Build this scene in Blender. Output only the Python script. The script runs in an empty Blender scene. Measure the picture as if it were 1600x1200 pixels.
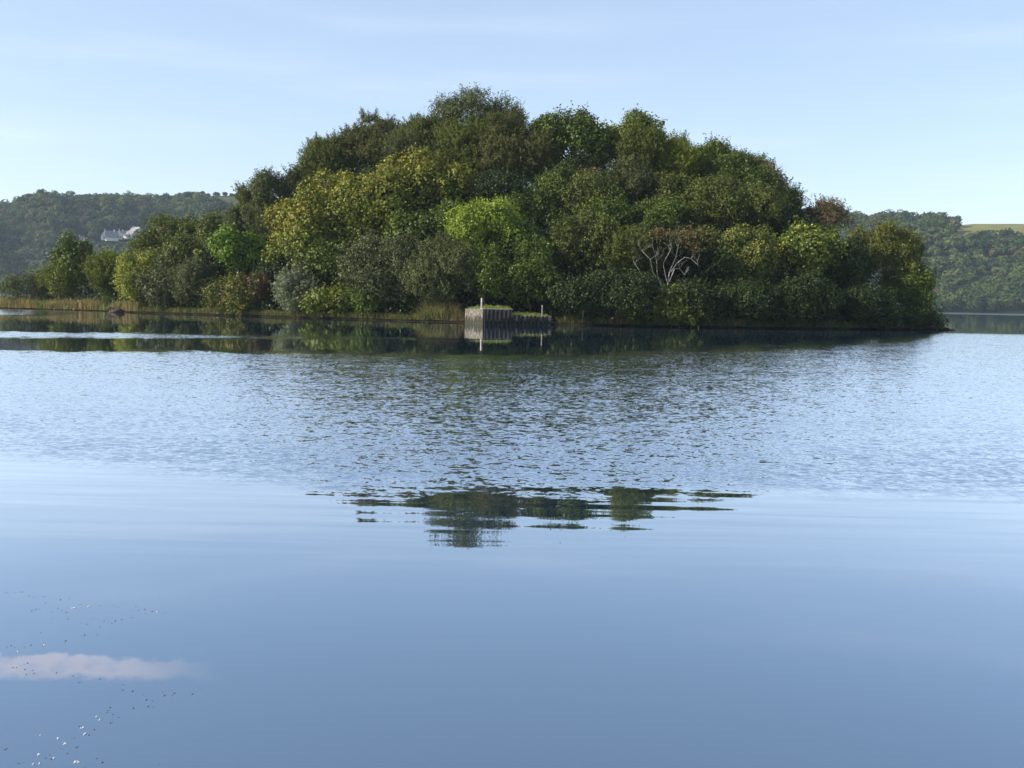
import bpy, math, random
import numpy as np
from mathutils import Vector, Matrix, noise as mnoise

random.seed(7)
RNG = np.random.default_rng(11)
scene = bpy.context.scene
COL = scene.collection

# ------------------------------------------------------------------ camera
F = 1570.0                     # focal length in pixels of the 1600 px wide photograph
CAM_H = 2.2
PITCH = math.atan(131.0 / F)   # looking slightly down
ROLL = math.atan(0.020)        # the photograph is held slightly crooked
cam_data = bpy.data.cameras.new('camera')
cam = bpy.data.objects.new('camera', cam_data)
COL.objects.link(cam)
cam_data.sensor_width = 36.0
cam_data.lens = F / 1600.0 * 36.0
cam_data.clip_start = 0.1
cam_data.clip_end = 8000.0
CM = (Matrix.Translation((0, 0, CAM_H)) @ Matrix.Rotation(math.pi / 2 - PITCH, 4, 'X')
      @ Matrix.Rotation(ROLL, 4, 'Z'))
cam.matrix_world = CM
scene.camera = cam
R3 = np.array(CM.to_3x3())

# ------------------------------------------------------------------ light
SUN_EL = math.radians(30)
SUN_AZ = Vector((-0.975, -0.22))          # horizontal direction towards the sun
SUN_AZ.normalize()
sun_dir = Vector((SUN_AZ.x * math.cos(SUN_EL), SUN_AZ.y * math.cos(SUN_EL), math.sin(SUN_EL)))
sd = bpy.data.lights.new('sun', 'SUN')
sd.energy = 5.0
sd.angle = math.radians(0.5)
sd.color = (1.0, 0.93, 0.80)
so = bpy.data.objects.new('sun', sd)
COL.objects.link(so)
so.rotation_euler = sun_dir.to_track_quat('Z', 'Y').to_euler()

world = bpy.data.worlds.new('World')
scene.world = world
world.use_nodes = True
wn = world.node_tree
wn.nodes.clear()


def node(nt, typ, **kw):
    n = nt.nodes.new(typ)
    for k, v in kw.items():
        setattr(n, k, v)
    return n


def mth(nt, op, a, b=None, c=None, clamp=False):
    n = nt.nodes.new('ShaderNodeMath')
    n.operation = op
    n.use_clamp = clamp
    for i, v in enumerate((a, b, c)):
        if v is None:
            continue
        if isinstance(v, (int, float)):
            n.inputs[i].default_value = v
        else:
            nt.links.new(v, n.inputs[i])
    return n.outputs[0]


def mrange(nt, v, a, b, lo=0.0, hi=1.0, smooth=True):
    n = nt.nodes.new('ShaderNodeMapRange')
    n.interpolation_type = 'SMOOTHSTEP' if smooth else 'LINEAR'
    n.clamp = True
    for i, x in zip((1, 2, 3, 4), (a, b, lo, hi)):
        if isinstance(x, (int, float)):
            n.inputs[i].default_value = x
        else:
            nt.links.new(x, n.inputs[i])
    nt.links.new(v, n.inputs[0])
    return n.outputs[0]


def mixc(nt, f, a, b):
    n = nt.nodes.new('ShaderNodeMix')
    n.data_type = 'RGBA'
    for s, v in ((0, f), (6, a), (7, b)):
        if isinstance(v, (int, float)):
            n.inputs[s].default_value = v
        elif isinstance(v, tuple):
            n.inputs[s].default_value = v
        else:
            nt.links.new(v, n.inputs[s])
    return n.outputs[2]


def build_world():
    L = wn.links
    out = node(wn, 'ShaderNodeOutputWorld')
    bg = node(wn, 'ShaderNodeBackground')
    bg.inputs['Strength'].default_value = 0.095
    sky = node(wn, 'ShaderNodeTexSky', sky_type='NISHITA')
    sky.sun_disc = False
    sky.sun_elevation = SUN_EL
    sky.sun_rotation = math.atan2(sun_dir.x, sun_dir.y)
    sky.air_density = 1.0
    sky.dust_density = 0.5
    sky.ozone_density = 2.0
    sky.altitude = 0
    tc = node(wn, 'ShaderNodeTexCoord')
    sep = node(wn, 'ShaderNodeSeparateXYZ')
    L.new(tc.outputs['Generated'], sep.inputs[0])
    az = mth(wn, 'ARCTAN2', sep.outputs[0], sep.outputs[1])
    el = mth(wn, 'ARCSINE', sep.outputs[2])
    # faint high cirrus streaks
    comb = node(wn, 'ShaderNodeCombineXYZ')
    L.new(mth(wn, 'MULTIPLY', az, 1.6), comb.inputs[0])
    L.new(mth(wn, 'MULTIPLY', el, 14.0), comb.inputs[1])
    nz = node(wn, 'ShaderNodeTexNoise')
    nz.inputs['Scale'].default_value = 1.3
    nz.inputs['Detail'].default_value = 4.0
    L.new(comb.outputs[0], nz.inputs['Vector'])
    cir = mrange(wn, nz.outputs[0], 0.45, 0.75, 0.0, 0.16)
    cir = mth(wn, 'MULTIPLY', cir, mrange(wn, el, 0.25, 0.36, 1.0, 0.0))
    # a small cumulus above the left of the picture, seen only as a reflection
    comb2 = node(wn, 'ShaderNodeCombineXYZ')
    L.new(mth(wn, 'MULTIPLY', az, 38.0), comb2.inputs[0])
    L.new(mth(wn, 'MULTIPLY', el, 60.0), comb2.inputs[1])
    nz2 = node(wn, 'ShaderNodeTexNoise')
    nz2.inputs['Scale'].default_value = 1.0
    nz2.inputs['Detail'].default_value = 5.0
    L.new(comb2.outputs[0], nz2.inputs['Vector'])
    wob = mth(wn, 'MULTIPLY', mth(wn, 'SUBTRACT', nz2.outputs[0], 0.5), 0.030)
    e0 = mth(wn, 'ADD', mth(wn, 'DIVIDE', sep.outputs[2], sep.outputs[1]), wob)
    top = mrange(wn, e0, CLOUD_EL - 0.012, CLOUD_EL - 0.007)
    bot = mrange(wn, e0, CLOUD_EL + 0.009, CLOUD_EL + 0.016, 1.0, 0.0)
    aa = mth(wn, 'ADD', az, mth(wn, 'MULTIPLY', wob, 3.0))
    side = mrange(wn, aa, CLOUD_AZ - 0.10, CLOUD_AZ, 1.0, 0.0)
    left = mrange(wn, aa, CLOUD_AZ - 0.55, CLOUD_AZ - 0.40)
    cl = mth(wn, 'MULTIPLY', mth(wn, 'MULTIPLY', top, bot), mth(wn, 'MULTIPLY', side, left))
    cl = mth(wn, 'MULTIPLY', cl, mrange(wn, nz2.outputs[0], 0.30, 0.62, 0.42, 0.80))
    tint = node(wn, 'ShaderNodeMix', data_type='RGBA', blend_type='MULTIPLY')
    tint.inputs[0].default_value = 1.0
    tint.inputs[7].default_value = (1.035, 0.99, 1.01, 1)
    L.new(sky.outputs[0], tint.inputs[6])
    # thin even veil of high cloud
    veil = mixc(wn, 0.32, tint.outputs[2], (4.6, 5.5, 6.7, 1))
    c1 = mixc(wn, cir, veil, (7.0, 7.2, 8.2, 1))
    c2 = mixc(wn, cl, c1, (6.2, 5.4, 5.9, 1))
    L.new(c2, bg.inputs['Color'])
    L.new(bg.outputs[0], out.inputs['Surface'])


def ray(px, py):
    v = np.array([(px - 800.0) / F, (600.0 - py) / F, -1.0])
    return R3 @ v


def at(px, py, Y):
    d = ray(px, py)
    t = Y / d[1]
    return Vector((d[0] * t, Y, CAM_H + d[2] * t))


def on_water(px, py, z=0.0):
    d = ray(px, py)
    t = (z - CAM_H) / d[2]
    return Vector((d[0] * t, d[1] * t, z))


def project(p):
    v = R3.T @ (np.array(p) - np.array([0, 0, CAM_H]))
    return 800 + F * v[0] / -v[2], 600 - F * v[1] / -v[2]


_d = ray(350, 1044)
CLOUD_EL = -_d[2] / _d[1]
CLOUD_AZ = math.atan2(_d[0], _d[1])
build_world()

vs = scene.view_settings
vs.view_transform = 'Standard'
vs.look = 'None'
vs.exposure = 0.95
vs.gamma = 1.0
vs.use_curve_mapping = False
scene.cycles.use_denoising = True
scene.cycles.max_bounces = 8
scene.cycles.diffuse_bounces = 2
scene.cycles.glossy_bounces = 3
scene.cycles.transmission_bounces = 4
scene.cycles.transparent_max_bounces = 8
scene.cycles.volume_bounces = 1


# ------------------------------------------------------------------ helpers
def tag(o, label=None, cat=None, group=None, kind=None):
    if label: o['label'] = label
    if cat: o['category'] = cat
    if group: o['group'] = group
    if kind: o['kind'] = kind
    return o


def np_mesh(name, verts, faces, mat, col=None, smooth=False, parent=None, loc=None):
    """faces: (M,k) array"""
    me = bpy.data.meshes.new(name)
    verts = np.asarray(verts, dtype=np.float32)
    faces = np.asarray(faces, dtype=np.int32)
    if loc is not None:
        verts = verts - np.array(loc, dtype=np.float32)
    M, k = faces.shape
    me.vertices.add(len(verts))
    me.vertices.foreach_set('co', verts.ravel())
    me.loops.add(M * k)
    me.loops.foreach_set('vertex_index', faces.ravel())
    me.polygons.add(M)
    me.polygons.foreach_set('loop_start', np.arange(0, M * k, k, dtype=np.int32))
    if smooth:
        me.polygons.foreach_set('use_smooth', np.ones(M, dtype=bool))
    me.update(calc_edges=True)
    if col is not None:
        a = me.color_attributes.new('Col', 'FLOAT_COLOR', 'POINT')
        rgba = np.ones((len(verts), 4), dtype=np.float32)
        rgba[:, :3] = col
        a.data.foreach_set('color', rgba.ravel())
    me.materials.append(mat)
    o = bpy.data.objects.new(name, me)
    COL.objects.link(o)
    if parent is not None:
        o.parent = parent
    elif loc is not None:
        o.location = loc
    return o


def empty(name, loc):
    o = bpy.data.objects.new(name, None)
    o.empty_display_size = 0.5
    o.location = loc
    COL.objects.link(o)
    return o


def tubes(lines, sides=6):
    """lines: list of (points, radii) -> verts, quads"""
    V, Q = [], []
    for pts, rad in lines:
        pts = [Vector(p) for p in pts]
        base = len(V)
        n = len(pts)
        for i, p in enumerate(pts):
            d = (pts[min(i + 1, n - 1)] - pts[max(i - 1, 0)])
            if d.length < 1e-6: d = Vector((0, 0, 1))
            d.normalize()
            a = d.cross(Vector((0.13, 1, 0.07)))
            a.normalize()
            b = d.cross(a)
            for s in range(sides):
                t = 2 * math.pi * s / sides
                V.append(p + (a * math.cos(t) + b * math.sin(t)) * rad[i])
        for i in range(n - 1):
            for s in range(sides):
                s2 = (s + 1) % sides
                Q.append((base + i * sides + s, base + i * sides + s2,
                          base + (i + 1) * sides + s2, base + (i + 1) * sides + s))
        V.append(pts[-1]); tip = len(V) - 1
        l = base + (n - 1) * sides
        for s in range(0, sides, 1):
            Q.append((l + s, l + (s + 1) % sides, tip, tip))
    return V, Q


def tube_obj(name, lines, mat, parent=None, loc=None, sides=6):
    V, Q = tubes(lines, sides)
    me = bpy.data.meshes.new(name)
    off = Vector(loc) if loc is not None else Vector((0, 0, 0))
    me.from_pydata([v - off for v in V], [], [q if q[2] != q[3] else q[:3] for q in Q])
    for p in me.polygons: p.use_smooth = True
    me.materials.append(mat)
    o = bpy.data.objects.new(name, me)
    COL.objects.link(o)
    if parent is not None: o.parent = parent
    elif loc is not None: o.location = loc
    return o


def new_mat(name):
    m = bpy.data.materials.new(name)
    m.use_nodes = True
    m.node_tree.nodes.clear()
    return m


def leaf_material(name, gloss=0.25, rough=0.45, trans=0.35):
    m = new_mat(name)
    nt = m.node_tree
    at_ = node(nt, 'ShaderNodeAttribute', attribute_name='Col')
    dif = node(nt, 'ShaderNodeBsdfPrincipled')
    dif.inputs['Roughness'].default_value = rough
    dif.inputs['Specular IOR Level'].default_value = gloss
    tr = node(nt, 'ShaderNodeBsdfTranslucent')
    mx = node(nt, 'ShaderNodeMixShader')
    mx.inputs[0].default_value = trans
    hs = node(nt, 'ShaderNodeHueSaturation')
    hs.inputs['Saturation'].default_value = 1.1
    hs.inputs['Value'].default_value = 1.15
    nt.links.new(at_.outputs['Color'], hs.inputs['Color'])
    nt.links.new(at_.outputs['Color'], dif.inputs['Base Color'])
    nt.links.new(hs.outputs[0], tr.inputs['Color'])
    nt.links.new(dif.outputs[0], mx.inputs[1])
    nt.links.new(tr.outputs[0], mx.inputs[2])
    out = node(nt, 'ShaderNodeOutputMaterial')
    nt.links.new(mx.outputs[0], out.inputs['Surface'])
    return m


def noise_material(name, cols, scale=3.0, rough=0.85, bump=0.3, stretch=(1, 1, 1), spec=0.3, bscale=None, stain=0.0):
    m = new_mat(name)
    nt = m.node_tree
    tc = node(nt, 'ShaderNodeTexCoord')
    mp = node(nt, 'ShaderNodeMapping')
    mp.inputs['Scale'].default_value = stretch
    nt.links.new(tc.outputs['Object'], mp.inputs[0])
    nz = node(nt, 'ShaderNodeTexNoise')
    nz.inputs['Scale'].default_value = scale
    nz.inputs['Detail'].default_value = 6
    nt.links.new(mp.outputs[0], nz.inputs['Vector'])
    cr = node(nt, 'ShaderNodeValToRGB')
    els = cr.color_ramp.elements
    n = len(cols)
    els[0].position = 0.3; els[0].color = (*cols[0], 1)
    els[1].position = 0.7; els[1].color = (*cols[-1], 1)
    for i in range(1, n - 1):
        e = els.new(0.3 + 0.4 * i / (n - 1)); e.color = (*cols[i], 1)
    nt.links.new(nz.outputs[0], cr.inputs[0])
    b = node(nt, 'ShaderNodeBsdfPrincipled')
    b.inputs['Roughness'].default_value = rough
    b.inputs['Specular IOR Level'].default_value = spec
    colour = cr.outputs[0]
    if stain:      # algae and damp up to the usual water mark, with drips
        sz = node(nt, 'ShaderNodeSeparateXYZ')
        nt.links.new(tc.outputs['Object'], sz.inputs[0])
        ns = node(nt, 'ShaderNodeTexNoise')
        ns.inputs['Scale'].default_value = 4.0
        ns.inputs['Detail'].default_value = 4
        ms = node(nt, 'ShaderNodeMapping'); ms.inputs['Scale'].default_value = (1.6, 1.6, .15)
        nt.links.new(tc.outputs['Object'], ms.inputs[0]); nt.links.new(ms.outputs[0], ns.inputs['Vector'])
        hgt = mth(nt, 'SUBTRACT', sz.outputs[2], mth(nt, 'MULTIPLY', mth(nt, 'SUBTRACT', ns.outputs[0], .42), 1.9))
        colour = mixc(nt, mrange(nt, hgt, stain, stain + .5, .85, 0.0), colour, (.022, .024, .014, 1))
    nt.links.new(colour, b.inputs['Base Color'])
    if bump:
        n2 = node(nt, 'ShaderNodeTexNoise')
        n2.inputs['Scale'].default_value = bscale or scale * 3
        n2.inputs['Detail'].default_value = 5
        nt.links.new(mp.outputs[0], n2.inputs['Vector'])
        bp = node(nt, 'ShaderNodeBump')
        bp.inputs['Strength'].default_value = bump
        bp.inputs['Distance'].default_value = 0.05
        nt.links.new(n2.outputs[0], bp.inputs['Height'])
        nt.links.new(bp.outputs[0], b.inputs['Normal'])
    out = node(nt, 'ShaderNodeOutputMaterial')
    nt.links.new(b.outputs[0], out.inputs['Surface'])
    return m


M_LEAF = leaf_material('glossy_leaf', 0.16, 0.5, 0.18)
M_FINE = leaf_material('matt_leaf', 0.1, 0.6, 0.18)
M_FAR = leaf_material('far_leaf', 0.1, 0.8, 0.20)
M_GRASS = leaf_material('grass_blade', 0.15, 0.7, 0.35)
M_BARK = noise_material('brown_bark', [(0.05, 0.038, 0.025), (0.11, 0.09, 0.065)], 4, 0.9, 0.5, (1, 1, 0.3))
M_PALE = noise_material('pale_bark', [(0.28, 0.26, 0.23), (0.62, 0.59, 0.54)], 5, 0.8, 0.4, (1, 1, 0.5))
M_BLEACH = noise_material('bleached_wood', [(0.12, 0.11, 0.10), (0.34, 0.31, 0.28)], 5, 0.8, 0.4, (1, 1, 0.4))
M_EARTH = noise_material('island_soil', [(0.012, 0.010, 0.007), (0.026, 0.021, 0.014)], 0.8, 1.0, 0.6, spec=0.0)
M_GREYBARK = noise_material('grey_bark', [(0.09, 0.08, 0.07), (0.24, 0.22, 0.20)], 4, 0.9, 0.5, (1, 1, 0.3))

# ------------------------------------------------------------------ water
def ripple_material():
    m = new_mat('lake_water')
    nt = m.node_tree
    L = nt.links
    geo = node(nt, 'ShaderNodeNewGeometry')
    sep = node(nt, 'ShaderNodeSeparateXYZ')
    L.new(geo.outputs['Position'], sep.inputs[0])
    X, Y = sep.outputs[0], sep.outputs[1]

    def noise(sx, sy, detail=2.0, rough=0.5, off=0.0, dist=0.0):
        c = node(nt, 'ShaderNodeCombineXYZ')
        L.new(mth(nt, 'MULTIPLY', X, sx), c.inputs[0])
        L.new(mth(nt, 'MULTIPLY', Y, sy), c.inputs[1])
        c.inputs[2].default_value = off
        n = node(nt, 'ShaderNodeTexNoise')
        n.inputs['Scale'].default_value = 1.0
        n.inputs['Detail'].default_value = detail
        n.inputs['Roughness'].default_value = rough
        n.inputs['Distortion'].default_value = dist
        L.new(c.outputs[0], n.inputs['Vector'])
        return n

    def centred(n, amp):
        s = node(nt, 'ShaderNodeSeparateColor')
        L.new(n.outputs['Color'], s.inputs[0])
        return (mth(nt, 'MULTIPLY', mth(nt, 'SUBTRACT', s.outputs[0], 0.5), amp),
                mth(nt, 'MULTIPLY', mth(nt, 'SUBTRACT', s.outputs[1], 0.5), amp))

    big = centred(noise(0.22, 0.30, 3, 0.6, 3.0), 1.0)[0]        # wandering edges of the wind patches
    small = centred(noise(0.9, 1.6, 3, 0.6, 5.0), 1.0)[0]
    # zone A: main wind patch
    near = mth(nt, 'ADD', mth(nt, 'ADD', Y, mth(nt, 'MULTIPLY', big, 1.6)), mth(nt, 'MULTIPLY', small, 1.8))
    # near edge: 12.6 m at the left, about 11 m to the right
    near_edge = mth(nt, 'ADD', 11.35, mth(nt, 'MULTIPLY', mth(nt, 'MAXIMUM', mth(nt, 'SUBTRACT', -2.0, X), 0.0), 0.30))
    a0 = mrange(nt, mth(nt, 'SUBTRACT', near, near_edge), -0.5, 1.5)
    fr = mth(nt, 'ADD', 40.0, mth(nt, 'MULTIPLY', mth(nt, 'MAXIMUM', mth(nt, 'SUBTRACT', X, 2.0), 0.0), 1.55))
    fr = mth(nt, 'SUBTRACT', fr, mth(nt, 'MULTIPLY', mth(nt, 'MAXIMUM', mth(nt, 'SUBTRACT', -8.0, X), 0.0), 0.35))
    fr = mth(nt, 'MINIMUM', fr, 97.0)
    far = mth(nt, 'ADD', Y, mth(nt, 'ADD', mth(nt, 'MULTIPLY', big, 6.0), mth(nt, 'MULTIPLY', centred(noise(0.8, 0.7, 3, 0.7, 17.0), 1.0)[0], 6.0)))
    dd = mth(nt, 'SUBTRACT', far, fr)
    wide = mrange(nt, X, 5.0, 18.0, 3.0, 14.0)
    a1 = mrange(nt, dd, mth(nt, 'MULTIPLY', wide, -1.0), 1.5, 1.0, 0.0)
    A = mth(nt, 'MULTIPLY', a0, a1)
    # zone B: thin streak off the left shore
    cB = mth(nt, 'ADD', 56.0, mth(nt, 'MULTIPLY', X, 0.24))
    hwB = mrange(nt, X, -22.0, 1.0, 4.2, 0.0, False)
    fineB = centred(noise(1.1, 0.8, 3, 0.7, 15.0), 1.0)[0]
    dB = mth(nt, 'ABSOLUTE', mth(nt, 'SUBTRACT', mth(nt, 'ADD', Y, mth(nt, 'ADD', mth(nt, 'MULTIPLY', big, 4.0), mth(nt, 'MULTIPLY', fineB, 7.0))), cB))
    B = mrange(nt, mth(nt, 'SUBTRACT', dB, hwB), -2.2, 1.0, 0.85, 0.0)
    # zone C: glint along the left shore
    cC = mrange(nt, mth(nt, 'ADD', mth(nt, 'MULTIPLY', X, -1.0), mth(nt, 'MULTIPLY', big, 4.0)), 38.0, 50.0)
    cC = mth(nt, 'MULTIPLY', cC, mrange(nt, Y, 86.0, 90.0))
    cC = mth(nt, 'MULTIPLY', cC, mrange(nt, Y, 400.0, 410.0, 1.0, 1.0))
    # zone D: far water
    D = mrange(nt, Y, 400.0, 470.0)
    lft = mrange(nt, X, -60.0, -40.0, 1.0, 0.0)
    D = mth(nt, 'MAXIMUM', D, mth(nt, 'MULTIPLY', lft, mrange(nt, Y, 140.0, 170.0)))
    mask = mth(nt, 'MAXIMUM', mth(nt, 'MAXIMUM', A, B), mth(nt, 'MAXIMUM', cC, D))
    # ripple slopes
    r1 = centred(noise(9.0, 10.5, 4, 0.65, 0.0, 0.5), 1.0)
    r2 = centred(noise(2.0, 3.4, 3, 0.6, 9.0), 1.0)
    patch = mth(nt, 'ADD', 1.0, mth(nt, 'MULTIPLY', big, 0.7))
    strength = mth(nt, 'MULTIPLY', mask, patch)
    sx = mth(nt, 'MULTIPLY', mth(nt, 'ADD', mth(nt, 'MULTIPLY', r1[0], 0.22), mth(nt, 'MULTIPLY', r2[0], 0.10)), strength)
    sy = mth(nt, 'ADD', mth(nt, 'MULTIPLY', r1[1], RIP_AMP), mth(nt, 'MULTIPLY', r2[1], 0.14))
    sy = mth(nt, 'SUBTRACT', sy, RIP_BIAS)
    sy = mth(nt, 'MULTIPLY', sy, strength)
    # very gentle swell everywhere; stronger beside the wind patch
    g1 = centred(noise(0.35, 4.5, 2, 0.55, 21.0, 0.2), 1.0)
    edge = mrange(nt, Y, 7.0, 11.0, 0.0, 1.0)
    edge = mth(nt, 'MULTIPLY', edge, mrange(nt, Y, 13.0, 16.0, 1.0, 0.0))
    ga = mth(nt, 'ADD', 0.0025, mth(nt, 'MULTIPLY', edge, 0.055))
    sx = mth(nt, 'ADD', sx, mth(nt, 'MULTIPLY', g1[0], mth(nt, 'MULTIPLY', ga, 0.4)))
    sy = mth(nt, 'ADD', sy, mth(nt, 'MULTIPLY', g1[1], ga))
    c = node(nt, 'ShaderNodeCombineXYZ')
    L.new(sx, c.inputs[0]); L.new(sy, c.inputs[1]); c.inputs[2].default_value = 1.0
    vn = node(nt, 'ShaderNodeVectorMath', operation='NORMALIZE')
    L.new(c.outputs[0], vn.inputs[0])
    N = vn.outputs[0]
    gl = node(nt, 'ShaderNodeBsdfGlossy')
    L.new(mrange(nt, Y, 14.0, 50.0, 0.012, 0.032), gl.inputs['Roughness'])
    L.new(N, gl.inputs['Normal'])
    df = node(nt, 'ShaderNodeBsdfDiffuse')
    df.inputs['Color'].default_value = (0.007, 0.024, 0.055, 1)
    fr_ = node(nt, 'ShaderNodeFresnel')
    fr_.inputs['IOR'].default_value = WATER_IOR
    L.new(N, fr_.inputs['Normal'])
    mx = node(nt, 'ShaderNodeMixShader')
    refl = mth(nt, 'MINIMUM', mth(nt, 'ADD', 0.28, mth(nt, 'MULTIPLY', fr_.outputs[0], 1.7)), 0.92)
    L.new(refl, mx.inputs[0])
    L.new(mixc(nt, mrange(nt, refl, 0.5, 0.85), (0.82, 0.93, 1.0, 1), (1.0, 1.0, 1.0, 1)), gl.inputs['Color'])
    L.new(df.outputs[0], mx.inputs[1]); L.new(gl.outputs[0], mx.inputs[2])
    out = node(nt, 'ShaderNodeOutputMaterial')
    L.new(mx.outputs[0], out.inputs['Surface'])
    return m


RIP_AMP = 0.46
RIP_BIAS = 0.058
WATER_IOR = 1.33
XW, Y0W, Y1W = 1500.0, -60.0, 1700.0
lake = np_mesh('water', [(-XW, Y0W, 0), (XW, Y0W, 0), (XW, Y1W, 0), (-XW, Y1W, 0)], [(0, 1, 2, 3)], ripple_material())
tag(lake, 'calm blue lake with a band of wind ripples', 'water', kind='structure')

# ------------------------------------------------------------------ island ground
SHORE = [(-92, 136), (-78, 127), (-66, 121), (-58, 117.5), (-48, 113.5), (-31, 105.5), (-16, 98.5), (-9, 95.5), (-4, 94.5), (3, 94),
         (12, 93.3), (22, 95), (31, 98), (38, 101), (42, 102.5), (46, 106), (48, 112), (48, 122), (42, 134), (30, 144), (5, 153),
         (-25, 152), (-50, 145), (-70, 143), (-84, 142)]
SX = np.array([p[0] for p in SHORE[:16]], float)
SY = np.array([p[1] for p in SHORE[:16]], float)


def shore_y(x):
    return float(np.interp(x, SX, SY))


def signed_dist(P):
    """P (N,2); positive inside the shoreline polygon"""
    poly = np.array(SHORE, float)
    A = poly
    B = np.roll(poly, -1, axis=0)
    best = np.full(len(P), 1e9)
    inside = np.zeros(len(P), bool)
    for a, b in zip(A, B):
        ab = b - a
        t = np.clip(((P - a) @ ab) / (ab @ ab), 0, 1)
        q = a + t[:, None] * ab
        best = np.minimum(best, np.hypot(*(P - q).T))
        cond = (a[1] > P[:, 1]) != (b[1] > P[:, 1])
        with np.errstate(divide='ignore', invalid='ignore'):
            xi = (b[0] - a[0]) * (P[:, 1] - a[1]) / (b[1] - a[1]) + a[0]
        inside ^= cond & (P[:, 0] < xi)
    return np.where(inside, best, -best)


def ground_z(P):
    P = np.atleast_2d(np.asarray(P, float))
    d = signed_dist(P)
    mound = 9.5 * np.exp(-((P[:, 0] + 1) / 26.0) ** 2) + 0.4
    wob = 0.12 * np.sin(P[:, 0] * 1.7) * np.sin(P[:, 1] * 1.3 + 1)
    z_in = 0.18 + 0.14 * np.clip(d, 0, 2) + mound * (1 - np.exp(-np.clip(d - 1.5, 0, 60) / 11.0)) + wob * np.clip(d / 2, 0, 1)
    z_out = 0.18 + d * 0.9
    return np.where(d > 0, z_in, z_out)


def build_island():
    xs = np.arange(-100, 56, 0.75)
    ys = np.arange(88, 160, 0.75)
    gx, gy = np.meshgrid(xs, ys)
    P = np.stack([gx.ravel(), gy.ravel()], 1)
    jit = RNG.uniform(-0.2, 0.2, P.shape)
    P = P + jit
    z = ground_z(P)
    V = np.column_stack([P, z])
    nx, ny = len(xs), len(ys)
    i, j = np.meshgrid(np.arange(nx - 1), np.arange(ny - 1))
    a = (j * nx + i).ravel()
    Q = np.stack([a, a + 1, a + nx + 1, a + nx], 1)
    keep = (z[Q].max(1) > -1.2)
    o = np_mesh('island_ground', V, Q[keep], M_EARTH, smooth=True)
    tag(o, 'dark wooded mound of the island rising from the lake', 'ground', kind='structure')


build_island()

# ------------------------------------------------------------------ foliage
def leaves(C, Nrm, a, b, rand, col, colvar):
    """C (M,3) centres, Nrm (M,3) preferred normals, a/b half length/width arrays"""
    M = len(C)
    n = Nrm + RNG.normal(0, rand, (M, 3))
    n /= np.linalg.norm(n, axis=1)[:, None] + 1e-9
    t = RNG.normal(0, 1, (M, 3))
    t -= (t * n).sum(1)[:, None] * n
    t /= np.linalg.norm(t, axis=1)[:, None] + 1e-9
    s = np.cross(n, t)
    V = np.empty((M, 4, 3))
    a = a[:, None]; b = b[:, None]
    V[:, 0] = C - t * a
    V[:, 1] = C + s * b + n * b * 0.25
    V[:, 2] = C + t * a
    V[:, 3] = C - s * b + n * b * 0.25
    k = np.clip(1 + RNG.normal(0, colvar, (M, 1)), 0.4, 1.8)
    cc = np.repeat(np.clip(col * k, 0.003, 0.9), 4, axis=0)
    return V.reshape(-1, 3), np.arange(M * 4).reshape(-1, 4), cc


GREENS = {
    'green':   [(0.046, 0.070, 0.010), (0.080, 0.108, 0.015)],
    'dark':    [(0.016, 0.026, 0.006), (0.034, 0.050, 0.011)],  # leaf colour taken near black to paint in the right-shore bushes' shade
    'olive':   [(0.056, 0.072, 0.013), (0.088, 0.104, 0.019)],
    'brown':   [(0.060, 0.065, 0.018), (0.088, 0.090, 0.025)],
    'grey':    [(0.054, 0.066, 0.022), (0.088, 0.100, 0.036)],
    'silver':  [(0.100, 0.120, 0.062), (0.155, 0.175, 0.100)],
    'gold':    [(0.120, 0.150, 0.022), (0.210, 0.170, 0.026)],
    'syc':     [(0.068, 0.092, 0.011), (0.120, 0.138, 0.016)],
    'lime':    [(0.125, 0.175, 0.017), (0.180, 0.230, 0.024)],
    'bright':  [(0.080, 0.140, 0.013), (0.125, 0.190, 0.020)],
    'yellow':  [(0.140, 0.165, 0.020), (0.220, 0.225, 0.030)],
    'red':     [(0.075, 0.035, 0.018), (0.130, 0.055, 0.026)],
    'rust':    [(0.200, 0.070, 0.025), (0.280, 0.110, 0.040)],
    'pinkish': [(0.080, 0.070, 0.034), (0.120, 0.096, 0.050)],
}
# style: half length, half width, clump radius, orientation noise, spray, material, leaf count factor
STYLES = {
    'broad': (0.150, 0.115, 0.44, 0.60, 0.12, 'L', 1.1),
    'mid':   (0.105, 0.070, 0.40, 0.75, 0.35, 'L', 1.35),
    'fine':  (0.125, 0.040, 0.42, 0.85, 0.75, 'F', 2.3),
    'sparse': (0.125, 0.050, 0.36, 0.9, 0.9, 'F', 0.9),
}


def crown_points(c, r, style, density=1.0, lobes=None):
    """returns clump centres, outward normals, clump radius"""
    rx, ry, rz = r
    mean = (rx * ry * rz) ** (1 / 3)
    n = lobes or int(np.clip(9 + mean * 4.2, 10, 38))
    LC, LR = [], []
    for i in range(n):
        d = RNG.normal(0, 1, 3)
        d /= np.linalg.norm(d)
        if d[2] < -0.35: d[2] *= -0.6
        q = RNG.uniform(0.48, 0.84)
        LC.append(d * q * np.array(r))
        LR.append(RNG.uniform(0.22, 0.40) * mean * (1.15 - 0.25 * abs(d[2])))
    LC.append(np.zeros(3)); LR.append(mean * 0.66)
    LC = np.array(LC); LR = np.array(LR)
    return LC, LR


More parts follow.
